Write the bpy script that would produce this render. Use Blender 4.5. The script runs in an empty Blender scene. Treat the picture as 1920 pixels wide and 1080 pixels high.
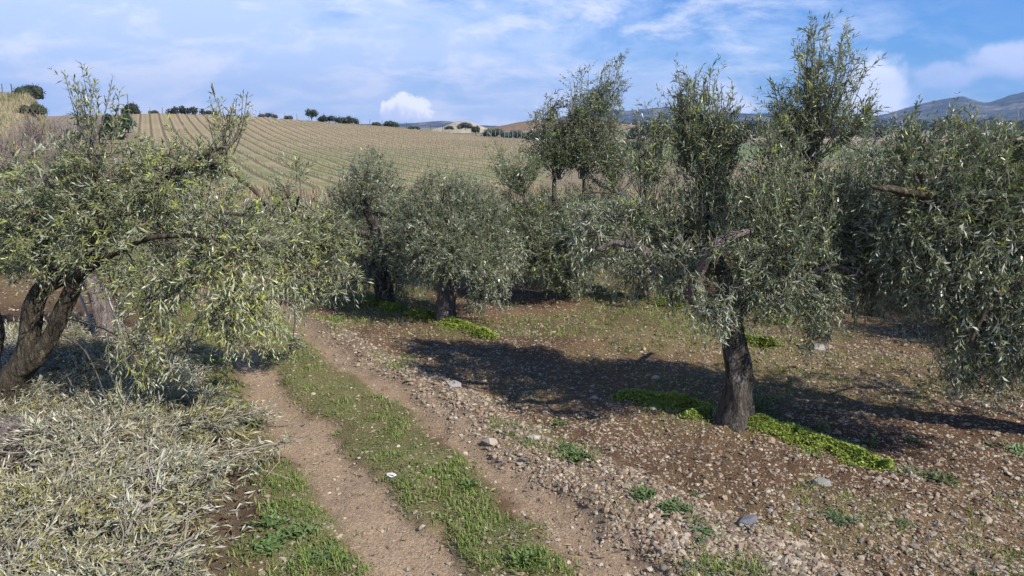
import bpy, math, random
import numpy as np
from mathutils import Vector
R = np.random.default_rng(7)
random.seed(7)
SC = bpy.context.scene
COL = SC.collection

# ------------------------------------------------------------------ camera
CH, FPX, HORIZON = 2.6, 1371.0, 237.0           # eye height (m), focal length and horizon row for a 1920 x 1080 frame
PITCH = math.atan((540 - HORIZON) / FPX)
cam_d = bpy.data.cameras.new('camera')
cam_d.sensor_width = 36.0
cam_d.lens = 36.0 * FPX / 1920.0
cam_d.clip_start, cam_d.clip_end = 0.05, 30000
cam = bpy.data.objects.new('camera', cam_d)
COL.objects.link(cam)
cam.location = (0, 0, CH)
cam.rotation_euler = (math.pi / 2 - PITCH, 0, 0)
SC.camera = cam

# ------------------------------------------------------------------ light and sky
SUN_AZ, SUN_EL = 126.0, 41.0                     # clockwise from the view direction, degrees
sun_d = bpy.data.lights.new('sun', 'SUN')
sun_d.energy, sun_d.angle, sun_d.color = 5.0, math.radians(0.55), (1.0, 0.945, 0.86)
sun = bpy.data.objects.new('sun', sun_d)
COL.objects.link(sun)
a_, e_ = math.radians(SUN_AZ), math.radians(SUN_EL)
sdir = Vector((math.sin(a_) * math.cos(e_), math.cos(a_) * math.cos(e_), math.sin(e_)))
sun.rotation_euler = sdir.to_track_quat('Z', 'Y').to_euler()
SC.view_settings.view_transform = 'Standard'
SC.view_settings.look = 'None'
SC.view_settings.gamma = 1.0
SC.view_settings.exposure = 0.66
SC.cycles.use_denoising = True
SC.cycles.denoiser = 'OPENIMAGEDENOISE'
SC.cycles.denoising_prefilter = 'ACCURATE'
SC.cycles.max_bounces = 4
SC.cycles.diffuse_bounces = 2
SC.cycles.glossy_bounces = 1
SC.cycles.transmission_bounces = 2
SC.cycles.caustics_reflective = False
SC.cycles.caustics_refractive = False
SC.cycles.volume_bounces = 0

world = bpy.data.worlds.new('World')
SC.world = world
world.use_nodes = True


class NT:
    """small node-tree helper"""
    def __init__(s, tree):
        s.t = tree
        s.n = tree.nodes
        s.l = tree.links

    def node(s, kind, **kw):
        n = s.n.new(kind)
        for k, v in kw.items():
            setattr(n, k, v)
        return n

    def put(s, sock, v):
        if isinstance(v, bpy.types.NodeSocket):
            s.l.new(v, sock)
        elif v is not None:
            if isinstance(v, (tuple, list)) and len(v) == 3 and sock.type == 'RGBA':
                v = (*v, 1)
            sock.default_value = v

    def math(s, op, a, b=None, c=None, clamp=False):
        n = s.node('ShaderNodeMath', operation=op, use_clamp=clamp)
        for i, v in enumerate((a, b, c)):
            if v is not None:
                s.put(n.inputs[i], v)
        return n.outputs[0]

    def mix(s, f, a, b, mode='MIX'):
        n = s.node('ShaderNodeMix', data_type='RGBA', blend_type=mode)
        n.clamp_factor = True
        s.put(n.inputs[0], f)
        s.put(n.inputs[6], a)
        s.put(n.inputs[7], b)
        return n.outputs[2]

    def noise(s, vec, scale, detail=4, rough=0.55, dist=0.0, kind='Fac'):
        n = s.node('ShaderNodeTexNoise')
        if vec is not None:
            s.put(n.inputs['Vector'], vec)
        n.inputs['Scale'].default_value = scale
        n.inputs['Detail'].default_value = detail
        n.inputs['Roughness'].default_value = rough
        n.inputs['Distortion'].default_value = dist
        return n.outputs[kind]

    def ramp(s, f, a, b):
        n = s.node('ShaderNodeMapRange', interpolation_type='SMOOTHSTEP')
        s.put(n.inputs[0], f)
        n.inputs[1].default_value = a
        n.inputs[2].default_value = b
        return n.outputs[0]

    def mapping(s, vec, loc=(0, 0, 0), rot=(0, 0, 0), scale=(1, 1, 1)):
        n = s.node('ShaderNodeMapping')
        s.put(n.inputs[0], vec)
        n.inputs[1].default_value = loc
        n.inputs[2].default_value = rot
        n.inputs[3].default_value = scale
        return n.outputs[0]


def build_world():
    w = NT(world.node_tree)
    bg = w.n['Background']
    sky = w.node('ShaderNodeTexSky', sky_type='NISHITA')
    sky.sun_disc = False
    sky.sun_elevation, sky.sun_rotation = math.radians(SUN_EL), math.radians(SUN_AZ)
    sky.air_density, sky.dust_density, sky.ozone_density = 1.0, 0.4, 2.5
    co = w.node('ShaderNodeTexCoord').outputs['Generated']
    sep = w.node('ShaderNodeSeparateXYZ')
    w.put(sep.inputs[0], co)
    x, y, z = sep.outputs
    zz = w.math('ADD', w.math('MAXIMUM', z, 0.0), 0.34)
    cx, cy = w.math('DIVIDE', x, zz), w.math('DIVIDE', y, zz)
    cmb = w.node('ShaderNodeCombineXYZ')
    w.put(cmb.inputs[0], cx)
    w.put(cmb.inputs[1], cy)
    p = cmb.outputs[0]
    blue = w.mix(1.0, sky.outputs[0], (0.38, 0.82, 1.48), 'MULTIPLY')
    # thin veil of high cloud, thinning to clear blue towards the north-east
    veil = w.noise(w.mapping(p, rot=(0, 0, 0.5), scale=(1.15, 1.3, 1)), 2.0, 9, 0.66, 0.35)
    side = w.math('MULTIPLY_ADD', x, -0.55, 0.22)
    lift = w.math('MULTIPLY_ADD', z, -0.95, 0.15)
    veil = w.math('ADD', w.math('ADD', veil, side), lift)
    veil = w.math('MULTIPLY', w.ramp(veil, 0.47, 0.88), 0.90)
    col = w.mix(veil, blue, (7.1, 8.7, 11.9))
    # brighter torn patches
    pat = w.noise(w.mapping(p, loc=(3.1, 0.4, 0), rot=(0, 0, 0.25), scale=(1.2, 1.5, 1)), 3.2, 9, 0.66, 0.25)
    pat2 = w.noise(w.mapping(p, loc=(9, 2, 0)), 1.5, 2)
    pat = w.ramp(w.math('ADD', pat, w.math('MULTIPLY', pat2, 0.45)), 0.66, 0.90)
    pat = w.math('MULTIPLY', pat, w.ramp(w.math('MULTIPLY_ADD', x, -1.0, w.math('MULTIPLY', z, -1.2)), -0.75, -0.30))
    col = w.mix(w.math('MULTIPLY', pat, 0.72), col, (11.0, 11.2, 12.6))

    # low cumulus heaps: centre direction, half sizes; they share two noises
    nf = w.math('MULTIPLY_ADD', w.noise(co, 62.0, 6, 0.62), 3.2, -1.6)
    nc = w.math('MULTIPLY_ADD', w.noise(w.mapping(co, loc=(2, 1, 4)), 20.0, 5, 0.6), 3.2, -1.6)

    def heap(px, py, wx, wy, strength, base, nz, soft, body, under):
        nonlocal col
        u, v = (px - 960) / FPX, (py - 540) / FPX
        d = Vector((u, math.cos(PITCH) - v * math.sin(PITCH), -(math.sin(PITCH) + v * math.cos(PITCH)))).normalized()
        rt = Vector((d.y, -d.x, 0)).normalized()
        up = rt.cross(d)

        def dot(vv, k):
            n = w.node('ShaderNodeVectorMath', operation='DOT_PRODUCT')
            w.put(n.inputs[0], co)
            n.inputs[1].default_value = vv
            return w.math('MULTIPLY', n.outputs['Value'], k)
        a, b = dot(rt, FPX / wx), dot(up, FPX / wy)
        top = w.math('SUBTRACT', 1.0, w.math('SQRT', w.math('ADD', w.math('MULTIPLY', a, a), w.math('MULTIPLY', b, b))))
        m = w.ramp(w.math('MULTIPLY_ADD', nz, 0.42, top), 0.0, soft)
        bs = w.ramp(w.math('MULTIPLY_ADD', nz, 0.12, b), base - 0.30, base + 0.20)
        m = w.math('MULTIPLY', w.math('MULTIPLY', m, bs), w.ramp(dot(d, 1.0), 0.7, 0.8))
        shade = w.ramp(w.math('MULTIPLY_ADD', nz, 0.55, w.math('MULTIPLY_ADD', a, 0.25, b)), base - 0.05, base + 0.75)
        col = w.mix(w.math('MULTIPLY', m, strength), col, w.mix(shade, under, body))
    heap(763, 213, 47, 38, 0.97, -0.25, nf, 0.22, (15.5, 15, 14.8), (9.0, 9.6, 12.4))
    heap(1632, 185, 70, 80, 0.72, -0.7, nc, 0.45, (14.5, 14.2, 14.6), (9.0, 9.4, 12.4))
    heap(1345, 210, 95, 60, 0.60, -0.9, nc, 0.6, (13, 13, 14), (10, 10.6, 13))
    heap(1905, 112, 95, 38, 0.55, -0.6, nc, 0.5, (11.5, 11.2, 13.4), (8.0, 8.3, 11.6))
    heap(1765, 143, 60, 26, 0.50, -0.8, nc, 0.5, (9.4, 9.6, 12.6), (7.8, 8.2, 11.8))
    w.put(bg.inputs[0], col)
    bg.inputs[1].default_value = 0.064


build_world()

# ------------------------------------------------------------------ pixel <-> place
CP, SP = math.cos(PITCH), math.sin(PITCH)


def ray(px, py):
    u, v = (px - 960) / FPX, (py - 540) / FPX
    return u, CP - v * SP, SP + v * CP           # right, forward, down


def G(px, py, z=0.0):
    u, f, d = ray(px, py)
    t = (CH - z) / d
    return np.array([u * t, f * t, z])


def W(px, py, Y):
    u, f, d = ray(px, py)
    t = Y / f
    return np.array([u * t, Y, CH - d * t])


def azp(px):
    u, f, _ = ray(px, HORIZON)
    return math.atan2(u, f)


def zat(px, py, r):                              # height seen at that pixel at ground distance r
    u, f, d = ray(px, py)
    return CH - r * d / math.hypot(u, f)


def polar(px, r):
    a = azp(px)
    return r * math.sin(a), r * math.cos(a)


# ------------------------------------------------------------------ noise
def _hash(ix, iy, s):
    h = (ix.astype(np.int64) * 374761393 + iy.astype(np.int64) * 668265263 + s * 144665) & 0xFFFFFFFF
    h = ((h ^ (h >> 13)) * 1274126177) & 0xFFFFFFFF
    return ((h ^ (h >> 16)) & 0xFFFF) / 65535.0


def vnoise(x, y, s=0):
    x, y = np.asarray(x, float), np.asarray(y, float)
    ix, iy = np.floor(x), np.floor(y)
    fx, fy = x - ix, y - iy
    fx, fy = fx * fx * (3 - 2 * fx), fy * fy * (3 - 2 * fy)
    a, b = _hash(ix, iy, s), _hash(ix + 1, iy, s)
    c, d = _hash(ix, iy + 1, s), _hash(ix + 1, iy + 1, s)
    return (a + (b - a) * fx) * (1 - fy) + (c + (d - c) * fx) * fy


def fbm(x, y, s=0, o=4):
    r, a, t = 0.0, 0.5, 0.0
    for i in range(o):
        r = r + a * vnoise(x * 2 ** i + 17.3 * i, y * 2 ** i - 9.1 * i, s + i)
        t += a
        a *= 0.5
    return r / t


def sstep(x, a, b):
    t = np.clip((x - a) / (b - a), 0, 1)
    return t * t * (3 - 2 * t)


# ------------------------------------------------------------------ terrain
def edge(pts):
    w = np.array([G(*p) for p in pts])
    o = np.argsort(w[:, 1])
    Y, X = w[o, 1], w[o, 0]

    def f(y):
        y = np.asarray(y, float)
        r = np.interp(y, Y, X)
        s0 = (X[2] - X[0]) / (Y[2] - Y[0])
        s1 = (X[-1] - X[-3]) / (Y[-1] - Y[-3])
        return np.where(y < Y[0], X[0] + (y - Y[0]) * s0, np.where(y > Y[-1], X[-1] + (y - Y[-1]) * s1, r))
    return f


RUT_LL = edge([(690, 1080), (640, 1000), (590, 920), (540, 850), (490, 770), (455, 710), (425, 660), (395, 610), (372, 560), (362, 510)])
RUT_LR = edge([(880, 1080), (790, 980), (715, 900), (645, 830), (572, 750), (520, 700), (475, 650), (440, 605), (405, 555), (385, 510)])
RUT_RL = edge([(1075, 1080), (965, 950), (860, 850), (770, 770), (680, 720), (630, 690), (590, 655), (545, 615), (500, 570), (455, 530), (430, 510)])
RUT_RR = edge([(1270, 1080), (1120, 960), (950, 850), (850, 775), (770, 720), (700, 680), (640, 645), (590, 610), (545, 570), (490, 530), (460, 510)])
GRAV_R = edge([(1600, 1080), (1380, 980), (1200, 900), (1060, 840), (950, 780), (870, 730), (780, 685), (700, 650), (640, 620)])
PILE_R = edge([(470, 1080), (490, 1000), (505, 930), (480, 850), (435, 780), (410, 730), (385, 690), (345, 650), (310, 625)])
PILE_Y = G(200, 632)[1]

VINE_PX = np.array([-2000, 0, 200, 300, 480, 700, 900, 985, 1080, 1200, 3900], float)
VINE_R = np.array([235, 235, 235, 235, 235, 225, 190, 165, 165, 170, 200], float)
VINE_ROW = [228, 224, 218, 215, 220, 235, 256, 266, 272, 273, 270]
VINE_A = np.array([math.atan2((p - 960) / FPX, 1.024) for p in VINE_PX])
VINE_Z = np.array([CH + r * (HORIZON - row) / FPX * 0.97 for r, row in zip(VINE_R, VINE_ROW)])


def crest(a):
    return np.interp(a, VINE_A, VINE_R), np.interp(a, VINE_A, VINE_Z)


def terrain(x, y):
    x, y = np.asarray(x, float), np.asarray(y, float)
    r = np.hypot(x, y)
    a = np.arctan2(x, y)
    rc, zc = crest(a)
    z = np.interp(r, [0, 15, 35, 60], [0, 0, -1.1, -2.3])
    t = np.clip((r - 60) / (rc - 60), 0, 1)
    up = -2.3 + (zc + 2.3) * t ** 1.8
    z = np.where(r > 60, up, z)
    back = np.clip((r - rc) / 120, 0, 1)
    far = np.clip((r - rc - 120) / 500, 0, 1)
    z = np.where(r > rc, zc - 2.2 * back * sstep(zc, -1, 2) - (zc - 2.2 * sstep(zc, -1, 2) + 2.5) * far, z)
    # grassy knoll on the left
    ka = 1 - sstep(a, azp(58), azp(140))
    kr = sstep(r, 38, 72) * (1 - sstep(r, 92, 150))
    z = z + ka * kr * (7.0 + 0.9 * fbm(x * 0.1, y * 0.1, 5))
    z = z + sstep(r, 20, 60) * (fbm(x * 0.06, y * 0.06, 3) - 0.5) * 0.5
    return z


def masks(x, y):
    n1 = (fbm(x * 2.8, y * 2.8, 11) - 0.5) * 0.30
    n2 = (fbm(x * 3.6, y * 3.6, 21) - 0.5) * 0.30
    soft = 0.12
    near = 1 - sstep(y, 16, 20)

    def band(lo, hi, n):
        return sstep(x + n, lo - soft, lo + soft) * (1 - sstep(x + n, hi - soft, hi + soft)) * near
    rl, rr = band(RUT_LL(y), RUT_LR(y), n1), band(RUT_RL(y), RUT_RR(y), n2)
    mid = band(RUT_LR(y), RUT_RL(y), n1 * 1.6)
    left = band(PILE_R(y) - 0.1, RUT_LL(y), n2 * 1.5)
    grav = band(RUT_RR(y) - 0.15, GRAV_R(y), n1 * 1.5) * (y < 10)
    pile = (1 - sstep(x + n1, PILE_R(y) - 0.2, PILE_R(y) + 0.05)) * (1 - sstep(y + n2, PILE_Y - 0.4, PILE_Y + 0.3)) * (y > 0)
    return rl, rr, mid, left, grav, pile


def micro(x, y):
    rl, rr, mid, left, grav, pile = masks(x, y)
    r = np.hypot(x, y)
    k = 1 - sstep(r, 18, 40)
    furrow = np.sin((x * 0.62 + y * 0.78) * 6.5 + 3 * fbm(x * 0.8, y * 0.8, 31)) * 0.014
    soil = 1 - np.clip(rl + rr + mid + left, 0, 1)
    z = (fbm(x * 1.1, y * 1.1, 41) - 0.5) * 0.10 + (fbm(x * 7, y * 7, 42, 3) - 0.5) * (0.018 + 0.040 * soil) + furrow * soil
    z = z - 0.045 * (rl + rr * 0.8) + 0.02 * mid + 0.05 * grav
    return z * k


def gz(x, y):
    return terrain(x, y) + micro(x, y)


# ------------------------------------------------------------------ mesh helpers
def make_mesh(name, V, F, mats, C=None, MI=None, smooth=False, attrs=None):
    V = np.ascontiguousarray(V, np.float32)
    F = np.ascontiguousarray(F, np.int32)
    me = bpy.data.meshes.new(name)
    k = F.shape[1]
    me.vertices.add(len(V))
    me.vertices.foreach_set('co', V.ravel())
    me.loops.add(F.size)
    me.loops.foreach_set('vertex_index', F.ravel())
    me.polygons.add(len(F))
    me.polygons.foreach_set('loop_start', np.arange(0, F.size, k, dtype=np.int32))
    if MI is not None:
        me.polygons.foreach_set('material_index', np.ascontiguousarray(MI, np.int32))
    me.polygons.foreach_set('use_smooth', np.full(len(F), smooth, bool) if np.isscalar(smooth) else np.ascontiguousarray(smooth, bool))
    if C is not None:
        at = me.color_attributes.new('Col', 'FLOAT_COLOR', 'POINT')
        c4 = np.ones((len(V), 4), np.float32)
        c4[:, :3] = C
        at.data.foreach_set('color', c4.ravel())
    for an, av in (attrs or {}).items():
        at = me.attributes.new(an, 'FLOAT', 'POINT')
        at.data.foreach_set('value', np.ascontiguousarray(av, np.float32))
    for m in (mats if isinstance(mats, (list, tuple)) else [mats]):
        me.materials.append(m)
    me.update(calc_edges=True)
    return me


def add(name, me, parent=None, label=None, cat=None, group=None, kind=None, loc=None, rot=None, scale=None):
    o = bpy.data.objects.new(name, me)
    COL.objects.link(o)
    if parent is not None:
        o.parent = parent
    if loc is not None:
        o.location = [float(v) for v in loc]
    if rot is not None:
        o.rotation_euler = [float(v) for v in rot]
    if scale is not None:
        o.scale = [float(v) for v in scale]
    for k, v in (('label', label), ('category', cat), ('group', group), ('kind', kind)):
        if v:
            o[k] = v
    return o


class MB:
    """collects triangles, with a colour per vertex and a material slot per face"""
    def __init__(s):
        s.V, s.F, s.C, s.M, s.S, s.n = [], [], [], [], [], 0

    def add(s, V, F, C=(1, 1, 1), mi=0, smooth=False):
        V, F = np.asarray(V, float).reshape(-1, 3), np.asarray(F, int)
        if F.shape[1] == 4:
            F = np.concatenate([F[:, [0, 1, 2]], F[:, [0, 2, 3]]])
        s.V.append(V)
        s.F.append(F + s.n)
        C = np.asarray(C, float)
        s.C.append(np.broadcast_to(C, (len(V), 3)) if C.ndim == 1 else C)
        s.M.append(np.full(len(F), mi))
        s.S.append(np.full(len(F), smooth))
        s.n += len(V)

    def mesh(s, name, mats, origin=(0, 0, 0)):
        return make_mesh(name, np.concatenate(s.V) - np.asarray(origin), np.concatenate(s.F), mats, np.concatenate(s.C),
                         np.concatenate(s.M), np.concatenate(s.S))


def unit(v):
    return v / np.maximum(np.linalg.norm(v, axis=-1, keepdims=True), 1e-9)


def frames(T):
    ref = np.where(np.abs(T[..., 2:3]) > 0.9, np.array([1.0, 0, 0]), np.array([0, 0, 1.0]))
    A = unit(np.cross(T, ref))
    return A, np.cross(T, A)


def tubes(P, rad, sides=3):
    """P (N,K,3), rad (N,K) -> open tubes"""
    N, K, _ = P.shape
    T = unit(np.gradient(P, axis=1))
    T0 = unit(P[:, -1] - P[:, 0])
    A, B = frames(T0)
    A = unit(A[:, None] - T * np.sum(A[:, None] * T, -1, keepdims=True))
    B = np.cross(T, A)
    th = np.linspace(0, 2 * math.pi, sides, endpoint=False)
    V = P[:, :, None] + rad[:, :, None, None] * (A[:, :, None] * np.cos(th)[:, None] + B[:, :, None] * np.sin(th)[:, None])
    i = np.arange(N)[:, None, None] * K * sides
    k = np.arange(K - 1)[None, :, None] * sides
    j = np.arange(sides)[None, None, :]
    j2 = (j + 1) % sides
    F = np.stack([i + k + j, i + k + j2, i + k + sides + j2, i + k + sides + j], -1).reshape(-1, 4)
    return V.reshape(-1, 3), F


def catmull(P, n):
    P = np.asarray(P, float)
    if len(P) == 2:
        t = np.linspace(0, 1, n)[:, None]
        return P[0] * (1 - t) + P[1] * t
    Q = np.vstack([2 * P[0] - P[1], P, 2 * P[-1] - P[-2]])
    out = []
    for t in np.linspace(0, len(P) - 1 - 1e-6, n):
        i = int(t)
        f = t - i
        a, b, c, d = Q[i:i + 4]
        out.append(0.5 * (2 * b + (c - a) * f + (2 * a - 5 * b + 4 * c - d) * f * f + (3 * b - a - 3 * c + d) * f ** 3))
    return np.array(out)


def gnarled(P, rad, sides=18, n=40, seed=0, amp=0.16, cap=True):
    """a fluted, knotty woody tube through P with the given radii"""
    C = catmull(np.column_stack([P, rad]), n)
    pts, rr = C[:, :3], np.maximum(C[:, 3], 0.003)
    T = unit(np.gradient(pts, axis=0))
    A, B = frames(unit(pts[-1:] - pts[:1]))
    A = unit(A - T * np.sum(A * T, -1, keepdims=True))
    B = np.cross(T, A)
    th = np.linspace(0, 2 * math.pi, sides, endpoint=False)
    s = np.concatenate([[0], np.cumsum(np.linalg.norm(np.diff(pts, axis=0), axis=1))]) / max(rr.mean(), 1e-3)
    tt, ss = np.meshgrid(th, s)
    k = 1 + amp * (np.sin(3 * tt + 0.25 * ss + seed) * 0.55 + np.sin(5 * tt - 0.35 * ss + 2 * seed) * 0.4
                   + np.sin(8 * tt + 0.2 * ss + 5 * seed) * 0.22)
    k += amp * 2.0 * (fbm(np.cos(tt) * 1.6 + ss * 0.5 + seed, np.sin(tt) * 1.6 - ss * 0.45, seed, 3) - 0.5)
    k += amp * 0.9 * (fbm(tt * 6 / math.pi, ss * 1.2, seed + 3, 3) - 0.5) * np.abs(np.sin(tt / 2)) ** 0.3
    V = pts[:, None] + (rr[:, None] * k)[:, :, None] * (A[:, None] * np.cos(th)[:, None] + B[:, None] * np.sin(th)[:, None])
    i = np.arange(n - 1)[:, None] * sides
    j = np.arange(sides)[None]
    j2 = (j + 1) % sides
    F = np.stack([i + j, i + j2, i + sides + j2, i + sides + j], -1).reshape(-1, 4)
    V = V.reshape(-1, 3)
    F = np.concatenate([F[:, [0, 1, 2]], F[:, [0, 2, 3]]])
    if cap:
        c = len(V)
        V = np.vstack([V, pts[-1] + T[-1] * rr[-1] * 0.25])
        b = (n - 1) * sides
        F = np.vstack([F, np.column_stack([b + np.arange(sides), b + (np.arange(sides) + 1) % sides, np.full(sides, c)])])
    return V, F


SIMPLE = False                                   # two-triangle leaves for trees farther off


def leaves(P, D, N, L, Wd, curl, fold=0.25, simple=False):
    """lance-shaped folded leaves of 4 triangles, upper side along N"""
    n = len(P)
    D = unit(D)
    N = unit(N - D * np.sum(N * D, -1, keepdims=True))
    S = np.cross(D, N)
    L, Wd, curl = L[:, None], Wd[:, None], curl[:, None]
    b = P
    m = P + D * L * 0.5 + N * curl * L * 0.22
    p = P + D * L * (1 - 0.1 * np.abs(curl)) - N * curl * L * 0.12
    l = P + D * L * 0.46 - S * Wd * 0.5 + N * (Wd * fold + curl * L * 0.18)
    r = P + D * L * 0.46 + S * Wd * 0.5 + N * (Wd * fold + curl * L * 0.18)
    if simple:
        V = np.stack([b, p, l, r], 1).reshape(-1, 3)
        F = (np.arange(n)[:, None, None] * 4 + np.array([[0, 3, 1], [0, 1, 2]])[None]).reshape(-1, 3)
        return V, F
    V = np.stack([b, m, p, l, r], 1).reshape(-1, 3)
    i = np.arange(n)[:, None] * 5
    F = (i[:, :, None] + np.array([[0, 4, 1], [1, 4, 2], [0, 1, 3], [1, 2, 3]])[None]).reshape(-1, 3)
    return V, F


def rdir(n):
    return unit(R.normal(size=(n, 3)))


CUT_TINT = np.ones(3)


def palette(n, kind):
    """leaf colours, a few for each sort of growth"""
    dark, grey = np.array([0.044, 0.063, 0.023]), np.array([0.135, 0.152, 0.078])
    warm, lime = np.array([0.170, 0.180, 0.065]), np.array([0.310, 0.340, 0.070])
    t = R.random((n, 1))
    c = dark + (grey - dark) * t
    if kind == 'yellow':
        c = c * 0.62 + warm * 0.52
    if kind == 'lime':
        c = c * 0.35 + np.array([0.30, 0.295, 0.065]) * R.uniform(0.55, 1.1, (n, 1))
    if kind == 'dark':
        c = c * 0.78
    if kind == 'grey':
        c = c * 0.98 + np.array([0.034, 0.040, 0.028])
    if kind == 'cut':
        c = np.array([0.205, 0.200, 0.118]) * (0.6 + 0.8 * t) * CUT_TINT
    k = R.random(n)
    c = np.where((k < {'yellow': 0.06, 'cut': 0.01}.get(kind, 0.025))[:, None], lime * (0.7 + 0.5 * t), c)
    c = np.where((k > {'yellow': 0.988, 'cut': 0.985}.get(kind, 0.996))[:, None], np.array([0.22, 0.12, 0.06]), c)
    return c * (0.90 + 0.45 * R.random((n, 1)))


def twigs(mb, base, direc, length, kind='grey', leafL=0.07, nodes=9, bend=None, stem_r=0.0022, width=0.19, fresh=0.06, bare=0.0):
    n = len(base)
    if n == 0:
        return
    direc = unit(direc)
    bend = np.zeros((n, 3)) if bend is None else bend
    t = np.linspace(0, 1, 3 if SIMPLE else 4)[None, :, None]
    wob = R.normal(size=(n, 1, 3)) * 0.10 * length[:, None, None]
    P = base[:, None] + direc[:, None] * length[:, None, None] * t + (bend * length[:, None])[:, None] * t ** 2 + wob * (t * (1 - t)) * 2
    rad = stem_r * (1.15 - 0.8 * t[..., 0]) * np.ones((n, 1))
    V, F = tubes(P, rad, 3)
    mb.add(V, F, np.array([0.235, 0.215, 0.160]), 1, True)
    u = (np.arange(nodes) + 0.5) / nodes * 0.93 + 0.07
    u = np.clip(bare + (1 - bare) * u[None] + R.normal(size=(n, nodes)) * 0.02, 0.02, 1.0)[..., None]
    pos = base[:, None] + direc[:, None] * length[:, None, None] * u + (bend * length[:, None])[:, None] * u ** 2 + wob * (u * (1 - u)) * 2
    tan = unit(direc[:, None] * np.ones_like(u) + 2 * bend[:, None] * u)
    A, B = frames(tan)
    ph = R.random((n, 1)) * 6.28 + np.arange(nodes)[None] * (math.pi / 2) + R.normal(size=(n, nodes)) * 0.35
    side = A * np.cos(ph)[..., None] + B * np.sin(ph)[..., None]
    pos2 = np.concatenate([pos, pos], 1).reshape(-1, 3)
    sid2 = np.concatenate([side, -side], 1).reshape(-1, 3)
    tan2 = np.concatenate([tan, tan], 1).reshape(-1, 3)
    k = len(pos2)
    D = unit(tan2 * (0.75 + 0.35 * R.random((k, 1))) + sid2 * 0.85 + R.normal(size=(k, 3)) * 0.22 - np.array([0, 0, 0.12]))
    N = unit(tan2 * 0.7 - sid2 * 0.5 + np.array([0, 0, 0.45]) + R.normal(size=(k, 3)) * 0.35)
    uu = np.concatenate([u, u], 1).reshape(-1)
    L = leafL * (0.42 + 0.75 * R.random(k)) * (1 - 0.35 * uu ** 3)
    c = palette(k, kind)
    fr = np.repeat(R.random(n) < fresh, nodes * 2) & (uu > 0.45)
    c = np.where(fr[:, None], np.array([0.30, 0.33, 0.075]) * (0.75 + 0.5 * R.random((k, 1))), c)
    keep = R.random(k) < 0.93
    V, F = leaves(pos2[keep], D[keep], N[keep], L[keep], L[keep] * width, R.normal(size=keep.sum()) * 0.6, simple=SIMPLE)
    mb.add(V, F, np.repeat(c[keep], 4 if SIMPLE else 5, 0), 0, False)


# ------------------------------------------------------------------ materials
def material(name):
    m = bpy.data.materials.new(name)
    m.use_nodes = True
    t = NT(m.node_tree)
    return m, t, t.n['Principled BSDF'], t.n['Material Output']


def bump(t, bs, h, strength, dist):
    b = t.node('ShaderNodeBump')
    b.inputs['Strength'].default_value = strength
    b.inputs['Distance'].default_value = dist
    t.put(b.inputs['Height'], h)
    t.put(bs.inputs['Normal'], b.outputs[0])


def attr_col(t, name='Col'):
    n = t.node('ShaderNodeAttribute')
    n.attribute_name = name
    return n


def leaf_material(name, silver, under_mix, rough, transl, spec=0.5):
    m, t, bs, out = material(name)
    c = attr_col(t).outputs['Color']
    back = t.node('ShaderNodeNewGeometry').outputs['Backfacing']
    col = t.mix(t.math('MULTIPLY', back, under_mix), c, silver)
    t.put(bs.inputs['Base Color'], col)
    bs.inputs['Roughness'].default_value = rough
    bs.inputs['Specular IOR Level'].default_value = spec
    tr = t.node('ShaderNodeBsdfTranslucent')
    t.put(tr.inputs[0], t.mix(1.0, c, (1.25, 1.35, 0.6), 'MULTIPLY'))
    mx = t.node('ShaderNodeMixShader')
    mx.inputs[0].default_value = transl
    t.l.new(bs.outputs[0], mx.inputs[1])
    t.l.new(tr.outputs[0], mx.inputs[2])
    t.l.new(mx.outputs[0], out.inputs[0])
    return m


def plain_attr(name, rough=0.85, nscale=0, bumpd=0.0, var=0.5, spec=0.3):
    m, t, bs, out = material(name)
    c = attr_col(t).outputs['Color']
    if nscale:
        pos = t.node('ShaderNodeNewGeometry').outputs['Position']
        nz = t.noise(pos, nscale, 5, 0.6)
        c = t.mix(1.0, c, t.mix(nz, (1 - var,) * 3, (1 + var,) * 3), 'MULTIPLY')
        if bumpd:
            bump(t, bs, nz, 0.8, bumpd)
    t.put(bs.inputs['Base Color'], c)
    bs.inputs['Roughness'].default_value = rough
    bs.inputs['Specular IOR Level'].default_value = spec
    return m


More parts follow.
